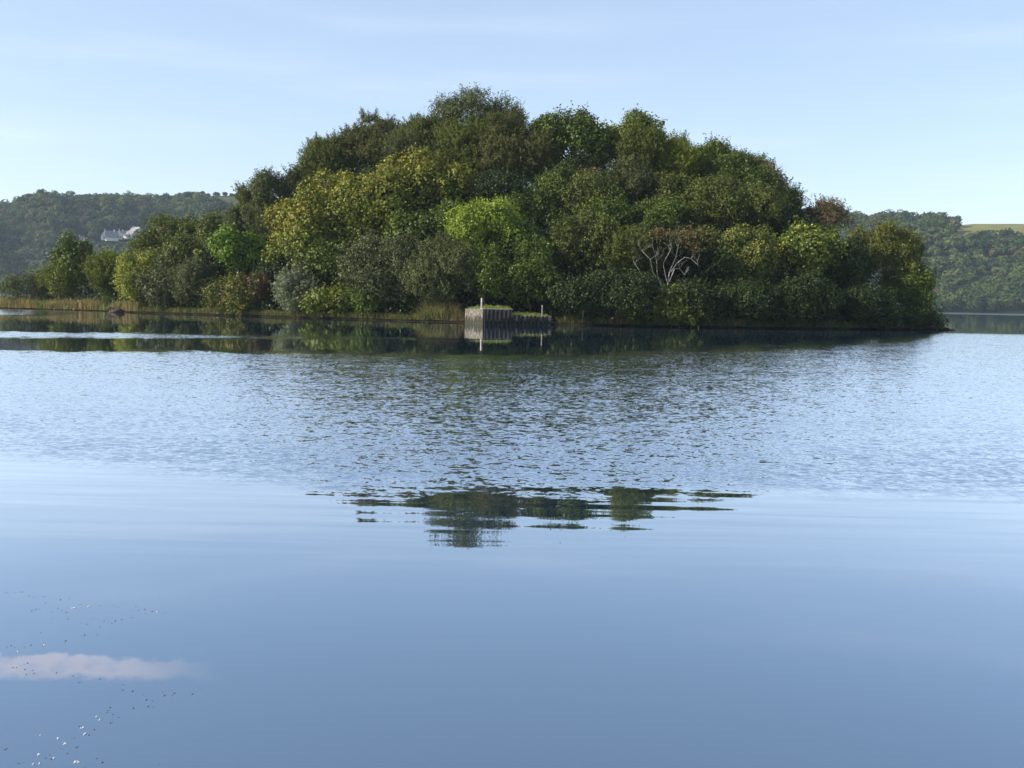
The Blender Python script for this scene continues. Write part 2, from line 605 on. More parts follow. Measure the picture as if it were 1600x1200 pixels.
def build_crown(c, r, style, cols, density=1.0, lobes=None, accent=None, top_accent=None):
    a0, b0, cr, rnd, spray, mk, cf = STYLES[style]
    LC, LR = crown_points(c, r, style, density, lobes)
    rr = np.array(r)
    mean = float(np.prod(rr) ** (1 / 3))
    C, N, K = [], [], []
    tint_l = RNG.uniform(0, 1, len(LR))
    area_leaf = 2 * a0 * b0
    for li, (lc, lr) in enumerate(zip(LC, LR)):
        area = 4 * math.pi * lr * lr
        nc = int(density * area / (cr * cr * 1.15)) + 4
        d = RNG.normal(0, 1, (nc, 3))
        d[:, 2] += 0.35
        d /= np.linalg.norm(d, axis=1)[:, None]
        # drop part of the hidden far side
        keepb = (d[:, 1] < 0.35) | (RNG.uniform(0, 1, nc) < 0.45)
        d = d[keepb]
        rad = lr * (0.70 + 0.35 * RNG.uniform(0, 1, len(d)))
        bumpy = 1 + 0.22 * np.sin(d[:, 0] * 7 + li) * np.cos(d[:, 2] * 6 + 2 * li)
        p = lc + d * (rad * bumpy)[:, None]
        q = np.sqrt(((p / rr) ** 2).sum(1))
        ok = (q > 0.45) & (q < 1.16)
        p, d = p[ok], d[ok]
        lv = max(3, int(cf * 1.5 * cr * cr * 3.0 / area_leaf / 4.2))
        m = len(p)
        if m == 0: continue
        cl = RNG.uniform(0, 1, m)
        t = np.clip(tint_l[li] * 0.6 + cl * 0.4, 0, 1)
        base = np.array(cols[0])[None] * (1 - t[:, None]) + np.array(cols[1])[None] * t[:, None]
        if accent is not None:
            sel = RNG.uniform(0, 1, m) < accent[1] * (0.4 + 1.2 * tint_l[li])
            base[sel] = np.array(accent[0])
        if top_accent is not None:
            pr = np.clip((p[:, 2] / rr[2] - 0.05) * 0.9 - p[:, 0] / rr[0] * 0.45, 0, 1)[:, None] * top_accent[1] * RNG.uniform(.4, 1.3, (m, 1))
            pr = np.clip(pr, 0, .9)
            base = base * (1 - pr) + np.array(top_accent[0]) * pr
        # leaves round each clump centre, flattened along the outward direction
        off = RNG.normal(0, 0.5, (m, lv, 3)) * cr
        out = p + 0.0
        pts = out[:, None, :] + off
        # sprays: some clumps stretch outwards/upwards
        sp = (RNG.uniform(0, 1, m) < spray * 0.5)
        dirs = d + np.array([0, 0, 0.7])
        dirs /= np.linalg.norm(dirs, axis=1)[:, None]
        tt = RNG.uniform(-0.3, 1.0, (m, lv, 1)) * cr * 2.4
        spts = out[:, None, :] + dirs[:, None, :] * tt + off * 0.35
        pts = np.where(sp[:, None, None], spts, pts)
        C.append(pts.reshape(-1, 3))
        N.append(np.repeat(d + np.array([0, 0, 0.25]), lv, axis=0))
        K.append(np.repeat(base, lv, axis=0))
    C = np.concatenate(C); N = np.concatenate(N); K = np.concatenate(K)
    M = len(C)
    a = a0 * RNG.uniform(0.65, 1.3, M); b = b0 * RNG.uniform(0.65, 1.3, M)
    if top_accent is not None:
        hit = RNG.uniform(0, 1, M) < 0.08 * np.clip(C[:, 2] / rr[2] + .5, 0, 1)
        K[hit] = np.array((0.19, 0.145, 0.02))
    V, Q, cc = leaves(C, N, a, b, rnd, K, 0.26)
    return V, Q, cc, (M_LEAF if mk == 'L' else M_FINE), LC, LR


def limb_lines(base, top, LC, c, r0, sub=True):
    """a tapered trunk from base to the crown centre with limbs into the lobes"""
    base, top = Vector(base), Vector(top)
    n = 7
    lean = Vector((random.uniform(-0.4, 0.4), random.uniform(-0.3, 0.3), 0))
    pts, rad = [], []
    for i in range(n + 1):
        t = i / n
        p = base.lerp(top, t) + lean * math.sin(t * math.pi) + Vector((random.uniform(-.06, .06), random.uniform(-.06, .06), 0))
        pts.append(p)
        rad.append(r0 * (1.25 if i == 0 else 1.0 - 0.75 * t))
    lines = [(pts, rad)]
    for lc in LC[:12]:
        k = random.randint(3, n - 1)
        p0 = pts[k]
        p2 = Vector(c) + Vector(lc)
        mid = p0.lerp(p2, 0.5) + Vector((random.uniform(-.3, .3), random.uniform(-.3, .3), random.uniform(0.0, .5)))
        rr = rad[k] * 0.5
        lines.append(([p0, mid, p2], [rr, rr * 0.6, rr * 0.2]))
        for _ in range(3):
            e = p2 + Vector((random.gauss(0, .6), random.gauss(0, .6), random.uniform(.1, 1.0)))
            lines.append(([mid.lerp(p2, random.uniform(.3, .9)), e], [rr * 0.3, 0.012]))
    return lines


N_LEAF = 0


def plant(x0, x1, yt, yb, d, style, colour, label, cat='tree', density=1.0, bark=None, accent=None,
          top_accent=None, kind_name=None, lobes=None, deep=0.85, tr=None):
    global N_LEAF
    if cat == 'bush':
        d = d * .5 + .2
        yb = yb + 0.13 * (yb - yt)
    px, pyc = (x0 + x1) / 2, (yt + yb) / 2
    Y = 105.0
    for _ in range(4):
        X = at(px, pyc, Y).x
        Y = shore_y(X) + d
    c = at(px, pyc, Y)
    rx = (x1 - x0) / 2 * Y / F * 1.16
    rz = (yb - yt) / 2 * Y / F * 0.98
    ry = min(max(rx, 0.8 * rz) * deep, 5.5)
    cols = GREENS[colour]
    V, Q, cc, mat, LC, LR = build_crown(c, (rx, ry, rz), style, cols, density, lobes, accent, top_accent)
    g = float(ground_z([(c.x, c.y)])[0])
    gz = max(g, 0.05) - 0.1
    if gz > c.z - 0.3: gz = c.z - rz
    base = Vector((c.x + random.uniform(-.3, .3), c.y, gz))
    root = empty(kind_name or ('bush' if cat == 'bush' else 'tree'), base)
    tag(root, label, cat, 'bushes on the island' if cat == 'bush' else 'trees on the island')
    V = V + np.array(c) - np.array(base)
    low = V[Q].mean(1)[:, 2] + base.z > 0.04
    Q = Q[low]
    np_mesh('foliage' if cat == 'bush' else 'crown', V, Q, mat, col=cc, parent=root)
    r0 = tr or max(0.06, 0.028 * (c.z + rz - gz))
    top = c + Vector((0, 0, rz * 0.35))
    tube_obj('stem' if cat == 'bush' else 'trunk',
             limb_lines(Vector((0, 0, 0)), top - base, [Vector(l) for l in LC], c - base, r0 if cat == 'tree' else r0 * 0.6),
             bark or (M_GREYBARK if style in ('fine', 'sparse') else M_BARK), parent=root)
    N_LEAF += len(Q)
    return root, c


GOLD = (0.150, 0.145, 0.017)
#  x0,  x1,  ytop, ybot, metres behind the shore
T = [
 # ---- crest, left to right
 (372, 412, 285, 372, 12, 'fine', 'olive', 'low olive birch standing left of the taller grey birch on the left skyline', 'tree', dict(density=.8)),
 (396, 452, 260, 350, 11, 'sparse', 'grey', 'small grey airy birch poking above the left shoulder of the island', 'tree', dict(density=1.6)),
 (444, 500, 262, 365, 16, 'fine', 'olive', 'brownish birch where the left slope starts climbing to the summit', 'tree', {}),
 (470, 565, 202, 330, 20, 'fine', 'olive', 'broad olive birch on the upper left skyline above the golden sycamore', 'tree', {}),
 (545, 640, 180, 300, 23, 'fine', 'brown', 'domed brown-tinged birch on the skyline left of the summit', 'tree', {}),
 (595, 655, 205, 290, 17, 'fine', 'grey', 'darker grey-green tree in front of the domed brown birch', 'tree', {}),
 (625, 712, 173, 290, 22, 'fine', 'olive', 'olive birch on the skyline just left of the highest tree', 'tree', {}),
 (686, 792, 140, 240, 24, 'sparse', 'grey', 'highest tree of the island, with thin see-through top against the sky', 'tree', dict(density=.8)),
 (680, 790, 178, 320, 20, 'fine', 'olive', 'dense olive tree directly below the highest see-through treetop', 'tree', {}),
 (745, 850, 178, 330, 18, 'fine', 'brown', 'dusky brown-green tree on the right flank of the summit', 'tree', dict(density=1.1)),
 (785, 822, 160, 235, 23, 'sparse', 'brown', 'thin twiggy tree top on the skyline right of the summit', 'tree', dict(density=.7)),
 (838, 950, 172, 305, 21, 'broad', 'green', 'dark green big-leaved sycamore on the skyline right of the summit', 'tree', {}),
 (930, 1035, 171, 290, 23, 'broad', 'syc', 'open-crowned sycamore with pale leaves on the right skyline', 'tree', dict(density=.8)),
 (968, 1036, 198, 290, 18, 'fine', 'olive', 'rounded olive willow in front of the open-crowned skyline sycamore', 'tree', {}),
 (1000, 1100, 216, 330, 19, 'fine', 'syc', 'broad yellowish-green willow on the right-hand crest', 'tree', {}),
 (1080, 1150, 214, 320, 22, 'mid', 'green', 'leafy green tree on the right-hand crest beside the yellowish willow', 'tree', {}),
 (1120, 1195, 230, 330, 23, 'fine', 'olive', 'twiggy olive tree on the descending right skyline', 'tree', dict(density=.8)),
 (1160, 1228, 255, 350, 20, 'sparse', 'pinkish', 'grey half-bare tree on the right end of the crest', 'tree', dict(density=1.3)),
 (1150, 1212, 262, 345, 17, 'mid', 'green', 'green tree tucked under the half-bare tree at the right of the crest', 'tree', {}),
 # ---- upper middle
 (840, 900, 262, 345, 13, 'mid', 'green', 'blue-green tree in the shaded hollow below the dark sycamore', 'tree', {}),
 (862, 945, 240, 330, 16, 'mid', 'dark', 'very dark tree filling the shaded hollow under the skyline sycamores', 'tree', {}),
 (790, 870, 300, 372, 11, 'mid', 'green', 'green tree with yellowish tips above the lime-green tree', 'tree', {}),
 (885, 960, 262, 340, 14, 'mid', 'olive', 'olive tree with brownish top in the middle of the island', 'tree', dict(accent=((.15, .09, .04), .25))),
 (940, 1020, 250, 345, 16, 'fine', 'grey', 'grey-green tree below the rounded olive willow', 'tree', {}),
 (1010, 1090, 270, 360, 14, 'mid', 'olive', 'olive leafy tree in the right middle of the slope', 'tree', {}),
 (1065, 1210, 278, 395, 12, 'mid', 'olive', 'wide dome-shaped willow on the right middle slope', 'tree', dict(density=.9, lobes=30)),
 (905, 1000, 310, 385, 10, 'mid', 'green', 'fresh green leafy tree in the centre right of the slope', 'tree', {}),
 (985, 1070, 310, 380, 10, 'mid', 'green', 'dark leafy tree just behind the rust-topped dead tree', 'tree', {}),
 (1200, 1245, 290, 375, 14, 'fine', 'dark', 'dark narrow tree stepping down at the right edge of the crest', 'tree', {}),
 (1262, 1322, 302, 390, 12, 'sparse', 'pinkish', 'thin reddish-brown tree on the low right skyline', 'tree', dict(density=.8, accent=((.11, .07, .032), .3))),
 # ---- sycamores
 (545, 785, 236, 425, 13, 'broad', 'syc', 'largest golden-topped sycamore in the upper left of the island', 'tree', dict(top_accent=(GOLD, .9))),
 (458, 640, 266, 430, 11, 'broad', 'syc', 'yellow-gold sycamore adjoining the largest sycamore on its left', 'tree', dict(top_accent=(GOLD, 1.1))),
 (404, 560, 320, 460, 7, 'broad', 'syc', 'lower sycamore with a golden left edge above the silver willow', 'tree', dict(top_accent=(GOLD, 1.3))),
 (485, 600, 360, 465, 6, 'broad', 'green', 'glossy green sycamore with black gaps behind the silver willow', 'tree', dict(density=.85)),
 (600, 720, 330, 420, 8, 'broad', 'green', 'green sycamore foliage left of the lime-green tree', 'tree', dict(density=.9)),
 (668, 735, 314, 390, 7, 'mid', 'green', 'mid-green tree touching the left side of the lime-green tree', 'tree', {}),
 (700, 838, 311, 420, 6, 'mid', 'lime', 'bright lime-green tree in the centre of the island', 'tree', dict(density=1.1)),
 # ---- left arm, back
 (84, 142, 364, 470, 5, 'broad', 'green', 'upright dark-leaved tree, tallest at the left end of the island', 'tree', {}),
 (66, 128, 402, 480, 2.5, 'mid', 'syc', 'lower yellow-green leafy tree at the far left tip of the trees', 'tree', {}),
 (138, 210, 392, 478, 5, 'fine', 'syc', 'soft olive willow right of the upright dark-leaved tree', 'tree', {}),
 (208, 270, 356, 440, 9, 'mid', 'olive', 'olive tree on the skyline in front of the far white houses', 'tree', {}),
 (238, 318, 333, 430, 11, 'mid', 'green', 'green tree on the left skyline right of the far houses', 'tree', dict(accent=((.16, .09, .04), .08))),
 (300, 385, 325, 420, 12, 'mid', 'olive', 'leafy tree on the left skyline before the ground rises', 'tree', {}),
 (350, 452, 322, 402, 10, 'fine', 'grey', 'grey-green low tree behind the bright green maple', 'tree', {}),
 (262, 342, 372, 445, 6, 'mid', 'olive', 'olive tree with a pale upright stem on the left arm', 'tree', dict(accent=((.17, .2, .03), .2))),
 (328, 412, 354, 436, 5, 'broad', 'bright', 'bright green maple left of the golden sycamores', 'tree', dict(density=1.1)),
 # ---- left arm, front bushes
 (12, 74, 424, 474, 4, 'sparse', 'grey', 'thin grey bush standing alone in the reeds at the left edge', 'bush', dict(density=.9)),
 (194, 238, 384, 482, 3, 'mid', 'yellow', 'narrow yellow-green bush at the start of the left shore', 'bush', dict(density=1.1)),
 (225, 290, 410, 488, 3, 'mid', 'grey', 'dark grey-green bush beside the narrow yellow bush', 'bush', {}),
 (276, 345, 408, 486, 3.5, 'fine', 'grey', 'grey willow bush left of the round gold-green bush', 'bush', {}),
 (328, 412, 431, 493, 1.5, 'mid', 'olive', 'round gold-green bush overhanging the water on the left shore', 'bush', dict(accent=((.17, .15, .03), .3))),
 (384, 420, 420, 478, 3.5, 'mid', 'red', 'dark red bush beside the round gold-green bush', 'bush', dict(accent=((.06, .08, .02), .4))),
 (430, 500, 428, 495, 2, 'fine', 'silver', 'silvery willow bush at the waterline below the sycamores', 'bush', {}),
 (478, 560, 448, 498, 1.8, 'broad', 'syc', 'low fresh-green bush right of the silvery willow bush', 'bush', dict(density=.9)),
 (545, 655, 360, 490, 3, 'mid', 'grey', 'large rounded grey-green willow at the waterline left of centre', 'bush', {}),
 (540, 600, 440, 496, 1.5, 'mid', 'green', 'small green bush at the foot of the large grey-green willow', 'bush', {}),
 (636, 742, 366, 485, 3, 'fine', 'grey', 'tall grey-olive willow bush behind the tan grass clump', 'bush', dict(density=1.1)),
 (722, 800, 372, 484, 3, 'mid', 'green', 'leafy green bush rising directly behind the jetty', 'bush', {}),
 # ---- right shore
 (785, 870, 372, 490, 3.5, 'mid', 'green', 'dark green bush behind the low end of the jetty', 'bush', {}),
 (860, 965, 334, 450, 5, 'mid', 'olive', 'domed olive willow with a sunlit top right of the lime tree', 'tree', {}),
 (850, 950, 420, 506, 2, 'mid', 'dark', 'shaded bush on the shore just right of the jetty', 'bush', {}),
 (940, 1025, 348, 460, 5, 'fine', 'olive', 'domed brownish willow left of the white-limbed dead tree', 'tree', {}),
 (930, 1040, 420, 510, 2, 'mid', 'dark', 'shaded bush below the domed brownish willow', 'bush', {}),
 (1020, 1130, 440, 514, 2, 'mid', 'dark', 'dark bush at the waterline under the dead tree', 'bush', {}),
 (1070, 1135, 352, 440, 7, 'mid', 'olive', 'olive leafy tree right behind the dead tree with rust leaves', 'tree', dict(accent=((.13, .07, .025), .12))),
 (1115, 1212, 356, 470, 5, 'mid', 'olive', 'olive tree with yellow sunlit leaves right of the dead tree', 'tree', dict(accent=((.2, .2, .04), .2))),
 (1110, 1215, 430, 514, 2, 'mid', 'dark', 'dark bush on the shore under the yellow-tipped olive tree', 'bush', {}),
 (1190, 1306, 334, 480, 6, 'broad', 'green', 'tree with bright yellow tufts at the right of the island', 'tree', dict(accent=((.24, .26, .035), .25))),
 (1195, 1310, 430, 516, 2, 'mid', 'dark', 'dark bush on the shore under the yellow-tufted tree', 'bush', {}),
 (1282, 1350, 362, 510, 5, 'mid', 'dark', 'almost black tree in the gap right of the yellow-tufted tree', 'tree', {}),
 (1325, 1436, 342, 470, 6, 'mid', 'olive', 'tall olive and gold tree near the right end of the island', 'tree', dict(top_accent=((.12, .105, .025), .5))),
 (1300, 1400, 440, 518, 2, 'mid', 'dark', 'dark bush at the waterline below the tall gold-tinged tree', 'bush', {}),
 (1385, 1458, 408, 512, 3, 'mid', 'green', 'rounded tree forming the right end of the island', 'tree', {}),
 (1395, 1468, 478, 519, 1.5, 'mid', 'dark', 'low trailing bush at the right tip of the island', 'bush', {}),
]
X_ = [
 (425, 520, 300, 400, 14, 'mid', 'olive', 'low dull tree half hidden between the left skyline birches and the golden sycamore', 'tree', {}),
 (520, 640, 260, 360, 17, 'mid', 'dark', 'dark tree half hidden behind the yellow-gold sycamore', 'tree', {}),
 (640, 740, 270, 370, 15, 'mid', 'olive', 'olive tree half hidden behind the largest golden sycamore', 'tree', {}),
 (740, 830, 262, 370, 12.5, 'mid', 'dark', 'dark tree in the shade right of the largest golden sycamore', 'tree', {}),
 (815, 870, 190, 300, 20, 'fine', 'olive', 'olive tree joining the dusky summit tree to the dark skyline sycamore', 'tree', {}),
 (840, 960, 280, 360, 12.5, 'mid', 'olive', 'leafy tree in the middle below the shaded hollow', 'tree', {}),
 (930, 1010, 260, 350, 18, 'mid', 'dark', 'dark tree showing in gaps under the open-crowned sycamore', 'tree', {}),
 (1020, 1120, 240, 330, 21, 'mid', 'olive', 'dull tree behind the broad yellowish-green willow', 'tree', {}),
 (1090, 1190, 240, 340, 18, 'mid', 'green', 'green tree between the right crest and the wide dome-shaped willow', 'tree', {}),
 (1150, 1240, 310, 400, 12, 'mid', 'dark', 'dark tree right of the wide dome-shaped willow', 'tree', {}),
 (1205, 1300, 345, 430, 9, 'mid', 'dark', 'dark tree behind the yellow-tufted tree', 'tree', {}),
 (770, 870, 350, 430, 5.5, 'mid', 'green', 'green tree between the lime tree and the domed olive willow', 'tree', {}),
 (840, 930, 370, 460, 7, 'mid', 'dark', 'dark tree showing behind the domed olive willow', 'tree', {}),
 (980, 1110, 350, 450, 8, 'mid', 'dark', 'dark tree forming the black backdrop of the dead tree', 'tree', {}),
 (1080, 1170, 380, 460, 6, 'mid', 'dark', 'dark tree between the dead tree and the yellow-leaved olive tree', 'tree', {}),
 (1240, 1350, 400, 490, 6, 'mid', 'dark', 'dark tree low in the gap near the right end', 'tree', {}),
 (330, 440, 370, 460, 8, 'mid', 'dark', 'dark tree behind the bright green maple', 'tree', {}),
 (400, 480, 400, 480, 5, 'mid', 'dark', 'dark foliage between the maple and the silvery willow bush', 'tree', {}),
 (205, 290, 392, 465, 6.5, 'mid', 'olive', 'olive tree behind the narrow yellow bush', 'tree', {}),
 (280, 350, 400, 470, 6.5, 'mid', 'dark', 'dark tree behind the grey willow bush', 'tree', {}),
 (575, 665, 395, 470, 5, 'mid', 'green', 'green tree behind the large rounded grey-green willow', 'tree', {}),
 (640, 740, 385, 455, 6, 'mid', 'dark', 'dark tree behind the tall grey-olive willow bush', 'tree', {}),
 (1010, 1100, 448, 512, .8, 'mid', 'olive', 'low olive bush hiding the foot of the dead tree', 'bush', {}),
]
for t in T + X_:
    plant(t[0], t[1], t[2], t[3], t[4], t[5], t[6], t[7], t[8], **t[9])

# inner, mostly hidden trees that close the canopy between the rows
def filler(px, py, w, h, d, i):
    pass


# undergrowth on the mound
def undergrowth():
    n = 9000
    P = np.column_stack([RNG.uniform(-56, 47, n * 2), RNG.uniform(93, 135, n * 2)])
    d = signed_dist(P)
    P = P[d > 0.8][:n]
    z = ground_z(P)
    m = len(P)
    lv = 16
    c = np.column_stack([P, z + RNG.uniform(0.1, 2.8, m) * np.clip(d[d > 0.8][:n] / 5, .25, 1)])
    pts = c[:, None, :] + RNG.normal(0, 0.45, (m, lv, 3))
    pts[:, :, 2] = np.maximum(pts[:, :, 2], 0.05)
    t = RNG.uniform(0, 1, (m, 1))
    base = np.array((0.03, 0.05, 0.012)) * (1 - t) + np.array((0.07, 0.09, 0.025)) * t
    M = m * lv
    V, Q, cc = leaves(pts.reshape(-1, 3), np.tile(np.array([[0, -0.4, 0.8]]), (M, 1)), np.full(M, .15), np.full(M, .11), .7,
                      np.repeat(base, lv, 0), .2)
    o = np_mesh('undergrowth', V, Q, M_LEAF, col=cc)
    tag(o, 'dark leafy undergrowth covering the ground between the island trees', 'undergrowth', kind='stuff')


undergrowth()

# ------------------------------------------------------------------ dead tree and bare twigs
def branch_rec(lines, p, d, length, rad, depth, spread=0.55, up=0.15):
    n = 3
    pts, rr = [p.copy()], [rad]
    q = p.copy()
    dd = d.copy()
    for i in range(n):
        dd = (dd + Vector((random.gauss(0, .16), random.gauss(0, .16), random.gauss(0, .10) + up * .3))).normalized()
        q = q + dd * (length / n)
        pts.append(q.copy()); rr.append(rad * (1 - 0.4 * (i + 1) / n))
    lines.append((pts, rr))
    if depth == 0: return
    for k in range(random.choice((2, 3))):
        nd = (dd + Vector((random.gauss(0, spread), random.gauss(0, spread * .6), random.gauss(0, spread * .5) + up))).normalized()
        branch_rec(lines, pts[random.choice((-1, -1, -2))], nd, length * random.uniform(.55, .8), rad * .58, depth - 1, spread, up)


def dead_tree():
    Y = shore_y(14) + 2.2
    base = at(1042, 470, Y)
    gz = float(ground_z([(base.x, base.y)])[0])
    base.z = max(gz, 0.2) - 0.1
    root = empty('dead_tree', base)
    tag(root, 'white-limbed dead tree with rust-brown leaves among the dark bushes', 'tree', 'trees on the island')
    thick, twig = [], []
    stems = [((1040, 455), (1020, 425), (1016, 405), (1003, 392)), ((1040, 455), (1027, 430), (1026, 408), (1021, 388)),
             ((1042, 452), (1046, 425), (1056, 402), (1060, 384)), ((1048, 425), (1058, 411), (1070, 402), (1080, 404), (1090, 414)),
             ((1042, 440), (1036, 412), (1047, 392), (1050, 378)), ((1046, 440), (1054, 420), (1062, 420), (1070, 430)),
             ((1040, 455), (1056, 445), (1072, 450), (1080, 468)), ((1040, 455), (1010, 440), (992, 412))]
    foot = base.copy()
    foot_l = [([Vector((0, 0, 0)), at(1041, 462, Y) - base, at(1042, 449, Y) - base], [0.22, 0.18, 0.14])]
    tube_obj('lower_trunk', foot_l, M_BARK, parent=root)
    for s in stems:
        pts = [at(x, y, Y + random.uniform(-.5, .5) * k) for k, (x, y) in enumerate(s)]
        n = len(pts)
        thick.append((pts, [0.050 - 0.034 * i / (n - 1) for i in range(n)]))
        for _ in range(4):
            i = random.randint(max(1, n - 2), n - 1)
            branch_rec(twig, pts[i], Vector((random.gauss(0, .6), random.gauss(0, .4), 0.8)).normalized(), random.uniform(.35, .6), .014, 3, .6, .2)
    loc = Vector(base)
    tr = [([p - loc for p in a], r) for a, r in thick]
    tw = [([p - loc for p in a], r) for a, r in twig]
    tube_obj('trunk', tr + tw, M_BLEACH, parent=root)
    # rust leaves
    C = []
    for (x, y, w, h, n) in ((1030, 364, 16, 10, 200), (1078, 368, 24, 14, 380), (1088, 384, 16, 14, 220), (1012, 446, 8, 10, 160), (1050, 366, 40, 8, 160)):
        for _ in range(n):
            C.append(at(random.gauss(x, w * .5), random.gauss(y, h * .5), Y + random.gauss(0, .6)) - loc)
    C = np.array([tuple(v) for v in C]); M = len(C)
    col = np.where(RNG.uniform(0, 1, (M, 1)) < .6, np.array([[.075, .052, .020]]), np.array([[.08, .075, .02]]))
    V, Q, cc = leaves(C, np.tile([[-.4, -.4, .6]], (M, 1)), np.full(M, .12), np.full(M, .08), .8, col, .25)
    np_mesh('crown', V, Q, M_FINE, col=cc, parent=root)


dead_tree()


def bare_sapling(px, py0, py1, d, label, r=.05):
    Y = 110.0
    for _ in range(4):
        X = at(px, py0, Y).x
        Y = shore_y(X) + d
    top = at(px, py1, Y)
    gz = float(ground_z([(top.x, Y)])[0]) - .1
    base = Vector((top.x, Y, gz))
    root = empty('bare_tree', base)
    tag(root, label, 'tree', 'trees on the island')
    H = top.z - gz
    lines = [([Vector((0, 0, 0)), Vector((.1, 0, H * .5)), Vector((0, 0, H * .88))], [r * 1.6, r * 1.1, r * .7])]
    for k in range(9):
        z = H * random.uniform(.72, .9)
        branch_rec(lines, Vector((0.03, 0, z)), Vector((random.gauss(0, .7), random.gauss(0, .4), .8)).normalized(), H * .07, r * .5, 2, .5, .25)
    tube_obj('trunk', lines, M_BARK, parent=root, sides=5)


bare_sapling(1252, 345, 300, 14, 'leafless sapling standing alone on the low right skyline')
bare_sapling(812, 200, 160, 22, 'leafless twigs rising on the skyline right of the summit', .04)


def birch_stem(px, y0, y1, d, label):
    Y = 110.0
    for _ in range(4):
        X = at(px, y0, Y).x
        Y = shore_y(X) + d
    a, b = at(px, y0, Y), at(px - 1, y1, Y)
    gz = float(ground_z([(a.x, Y)])[0])
    base = Vector((a.x, Y, gz - .1))
    root = empty('birch_tree', base)
    tag(root, label, 'tree', 'trees on the island')
    lines = [([Vector((.05, -.1, (a.z - base.z))), b - base, b - base + Vector((.2, .1, 1.2))], [.10, .08, .03])]
    tube_obj('trunk', lines, M_PALE, parent=root)
    tube_obj('lower_trunk', [([Vector((0, 0, 0)), Vector((.05, -.1, (a.z - base.z)))], [.13, .10])], M_BARK, parent=root)
    c = b - base + Vector((.2, .6, .6))
    V, Q, cc, mat, LC, LR = build_crown(c, (1.6, 1.2, 1.5), 'mid', GREENS['olive'], .6)
    V = V + np.array(c)
    np_mesh('crown', V, Q, mat, col=cc, parent=root)


birch_stem(281, 416, 396, 4.2, 'slim birch with a white stem showing on the left arm')

# ------------------------------------------------------------------ grasses along the shore
def blades(pts, h, w, lean, cols, colsel):
    """pts (N,3), h (N,) blade heights -> thin quads tapered"""
    N = len(pts)
    ang = RNG.uniform(0, math.pi, N)
    s = np.column_stack([np.cos(ang), np.sin(ang), np.zeros(N)])
    ln = np.column_stack([RNG.normal(0, lean, N), RNG.normal(0, lean, N), np.zeros(N)])
    V = np.empty((N, 6, 3))
    wv = w[:, None]
    up = np.array([0, 0, 1.0])
    V[:, 0] = pts - s * wv; V[:, 1] = pts + s * wv
    mid = pts + up * (h * .6)[:, None] + ln * (h * .35)[:, None]
    V[:, 3] = mid - s * wv * .8; V[:, 2] = mid + s * wv * .8
    tip = pts + up * h[:, None] + ln * h[:, None]
    V[:, 5] = tip - s * wv * .15; V[:, 4] = tip + s * wv * .15
    idx = np.arange(N)[:, None] * 6
    Q = np.concatenate([idx + np.array([0, 1, 2, 3]), idx + np.array([3, 2, 4, 5])])
    t = colsel[:, None]
    base = np.array(cols[0]) * (1 - t) + np.array(cols[1]) * t
    base = base * np.clip(1 + RNG.normal(0, .2, (N, 1)), .5, 1.6)
    return V.reshape(-1, 3), Q, np.repeat(base, 6, 0)


def shore_grass(name, label, xr, n, depth, hr, cols, dens=None, lean=.15, w=.03, cat='grass', hump=False):
    x = RNG.uniform(xr[0], xr[1], n)
    if dens is not None:
        keep = RNG.uniform(0, 1, n) < np.array([dens(v) for v in x])
        x = x[keep]
    n = len(x)
    y = np.interp(x, SX, SY) + RNG.uniform(0, 1, n) ** 1.2 * depth + (.12 if hump else .02)
    z = np.maximum(ground_z(np.column_stack([x, y])), 0) - .03
    patch = np.array([mnoise.noise(Vector((a * .45, b * .6, 3.0))) + .6 * mnoise.noise(Vector((a * 1.7, b * 1.7, 9.0))) for a, b in zip(x, y)]) * .8 + .5
    h = RNG.uniform(hr[0], hr[1], n) * (.6 + .6 * np.clip(patch, 0, 1))
    if hump: h = h * np.clip(1.1 - (2 * (x - xr[0]) / (xr[1] - xr[0]) - 1) ** 2, .2, 1)
    V, Q, cc = blades(np.column_stack([x, y, z]), h, np.full(n, w), lean, cols, np.clip(patch + RNG.normal(0, .25, n), 0, 1))
    o = np_mesh(name, V, Q, M_GRASS, col=cc)
    tag(o, label, cat, kind='stuff')


shore_grass('reeds', 'tan and green reeds along the low left spit of the island', (-90, -41), 30000, 6.0, (.45, 1.15),
            [(.11, .14, .04), (.24, .18, .08)], w=.035, cat='reeds')
shore_grass('shore_grass', 'short green and brown grass along the left waterline', (-41, -8), 9000, 1.6, (.2, .6),
            [(.07, .10, .025), (.15, .13, .05)])
shore_grass('tan_grass', 'tall tan grass clump left of the jetty', (-9.9, -4.2), 4200, 2.4, (.8, 1.9),
            [(.12, .13, .04), (.24, .19, .09)], lean=.35, cat='grass', hump=True)
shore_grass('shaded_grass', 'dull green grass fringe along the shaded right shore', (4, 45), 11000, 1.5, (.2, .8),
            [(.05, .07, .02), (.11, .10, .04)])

# ------------------------------------------------------------------ jetty
def box_bm(V, Q, x0, x1, y0, y1, z0, z1, R=None, o=(0, 0, 0)):
    b = len(V)
    for x, y, z in ((x0, y0, z0), (x1, y0, z0), (x1, y1, z0), (x0, y1, z0), (x0, y0, z1), (x1, y0, z1), (x1, y1, z1), (x0, y1, z1)):
        V.append(Vector((x, y, z)))
    for f in ((0, 3, 2, 1), (4, 5, 6, 7), (0, 1, 5, 4), (1, 2, 6, 5), (2, 3, 7, 6), (3, 0, 4, 7)):
        Q.append([b + i for i in f])


def bevelled(name, boxes, mat, parent, bevel=.02):
    V, Q = [], []
    for b in boxes: box_bm(V, Q, *b)
    me = bpy.data.meshes.new(name)
    me.from_pydata(V, [], Q)
    me.materials.append(mat)
    o = bpy.data.objects.new(name, me)
    COL.objects.link(o)
    o.parent = parent
    if bevel:
        md = o.modifiers.new('bevel', 'BEVEL'); md.width = bevel; md.segments = 2
    return o


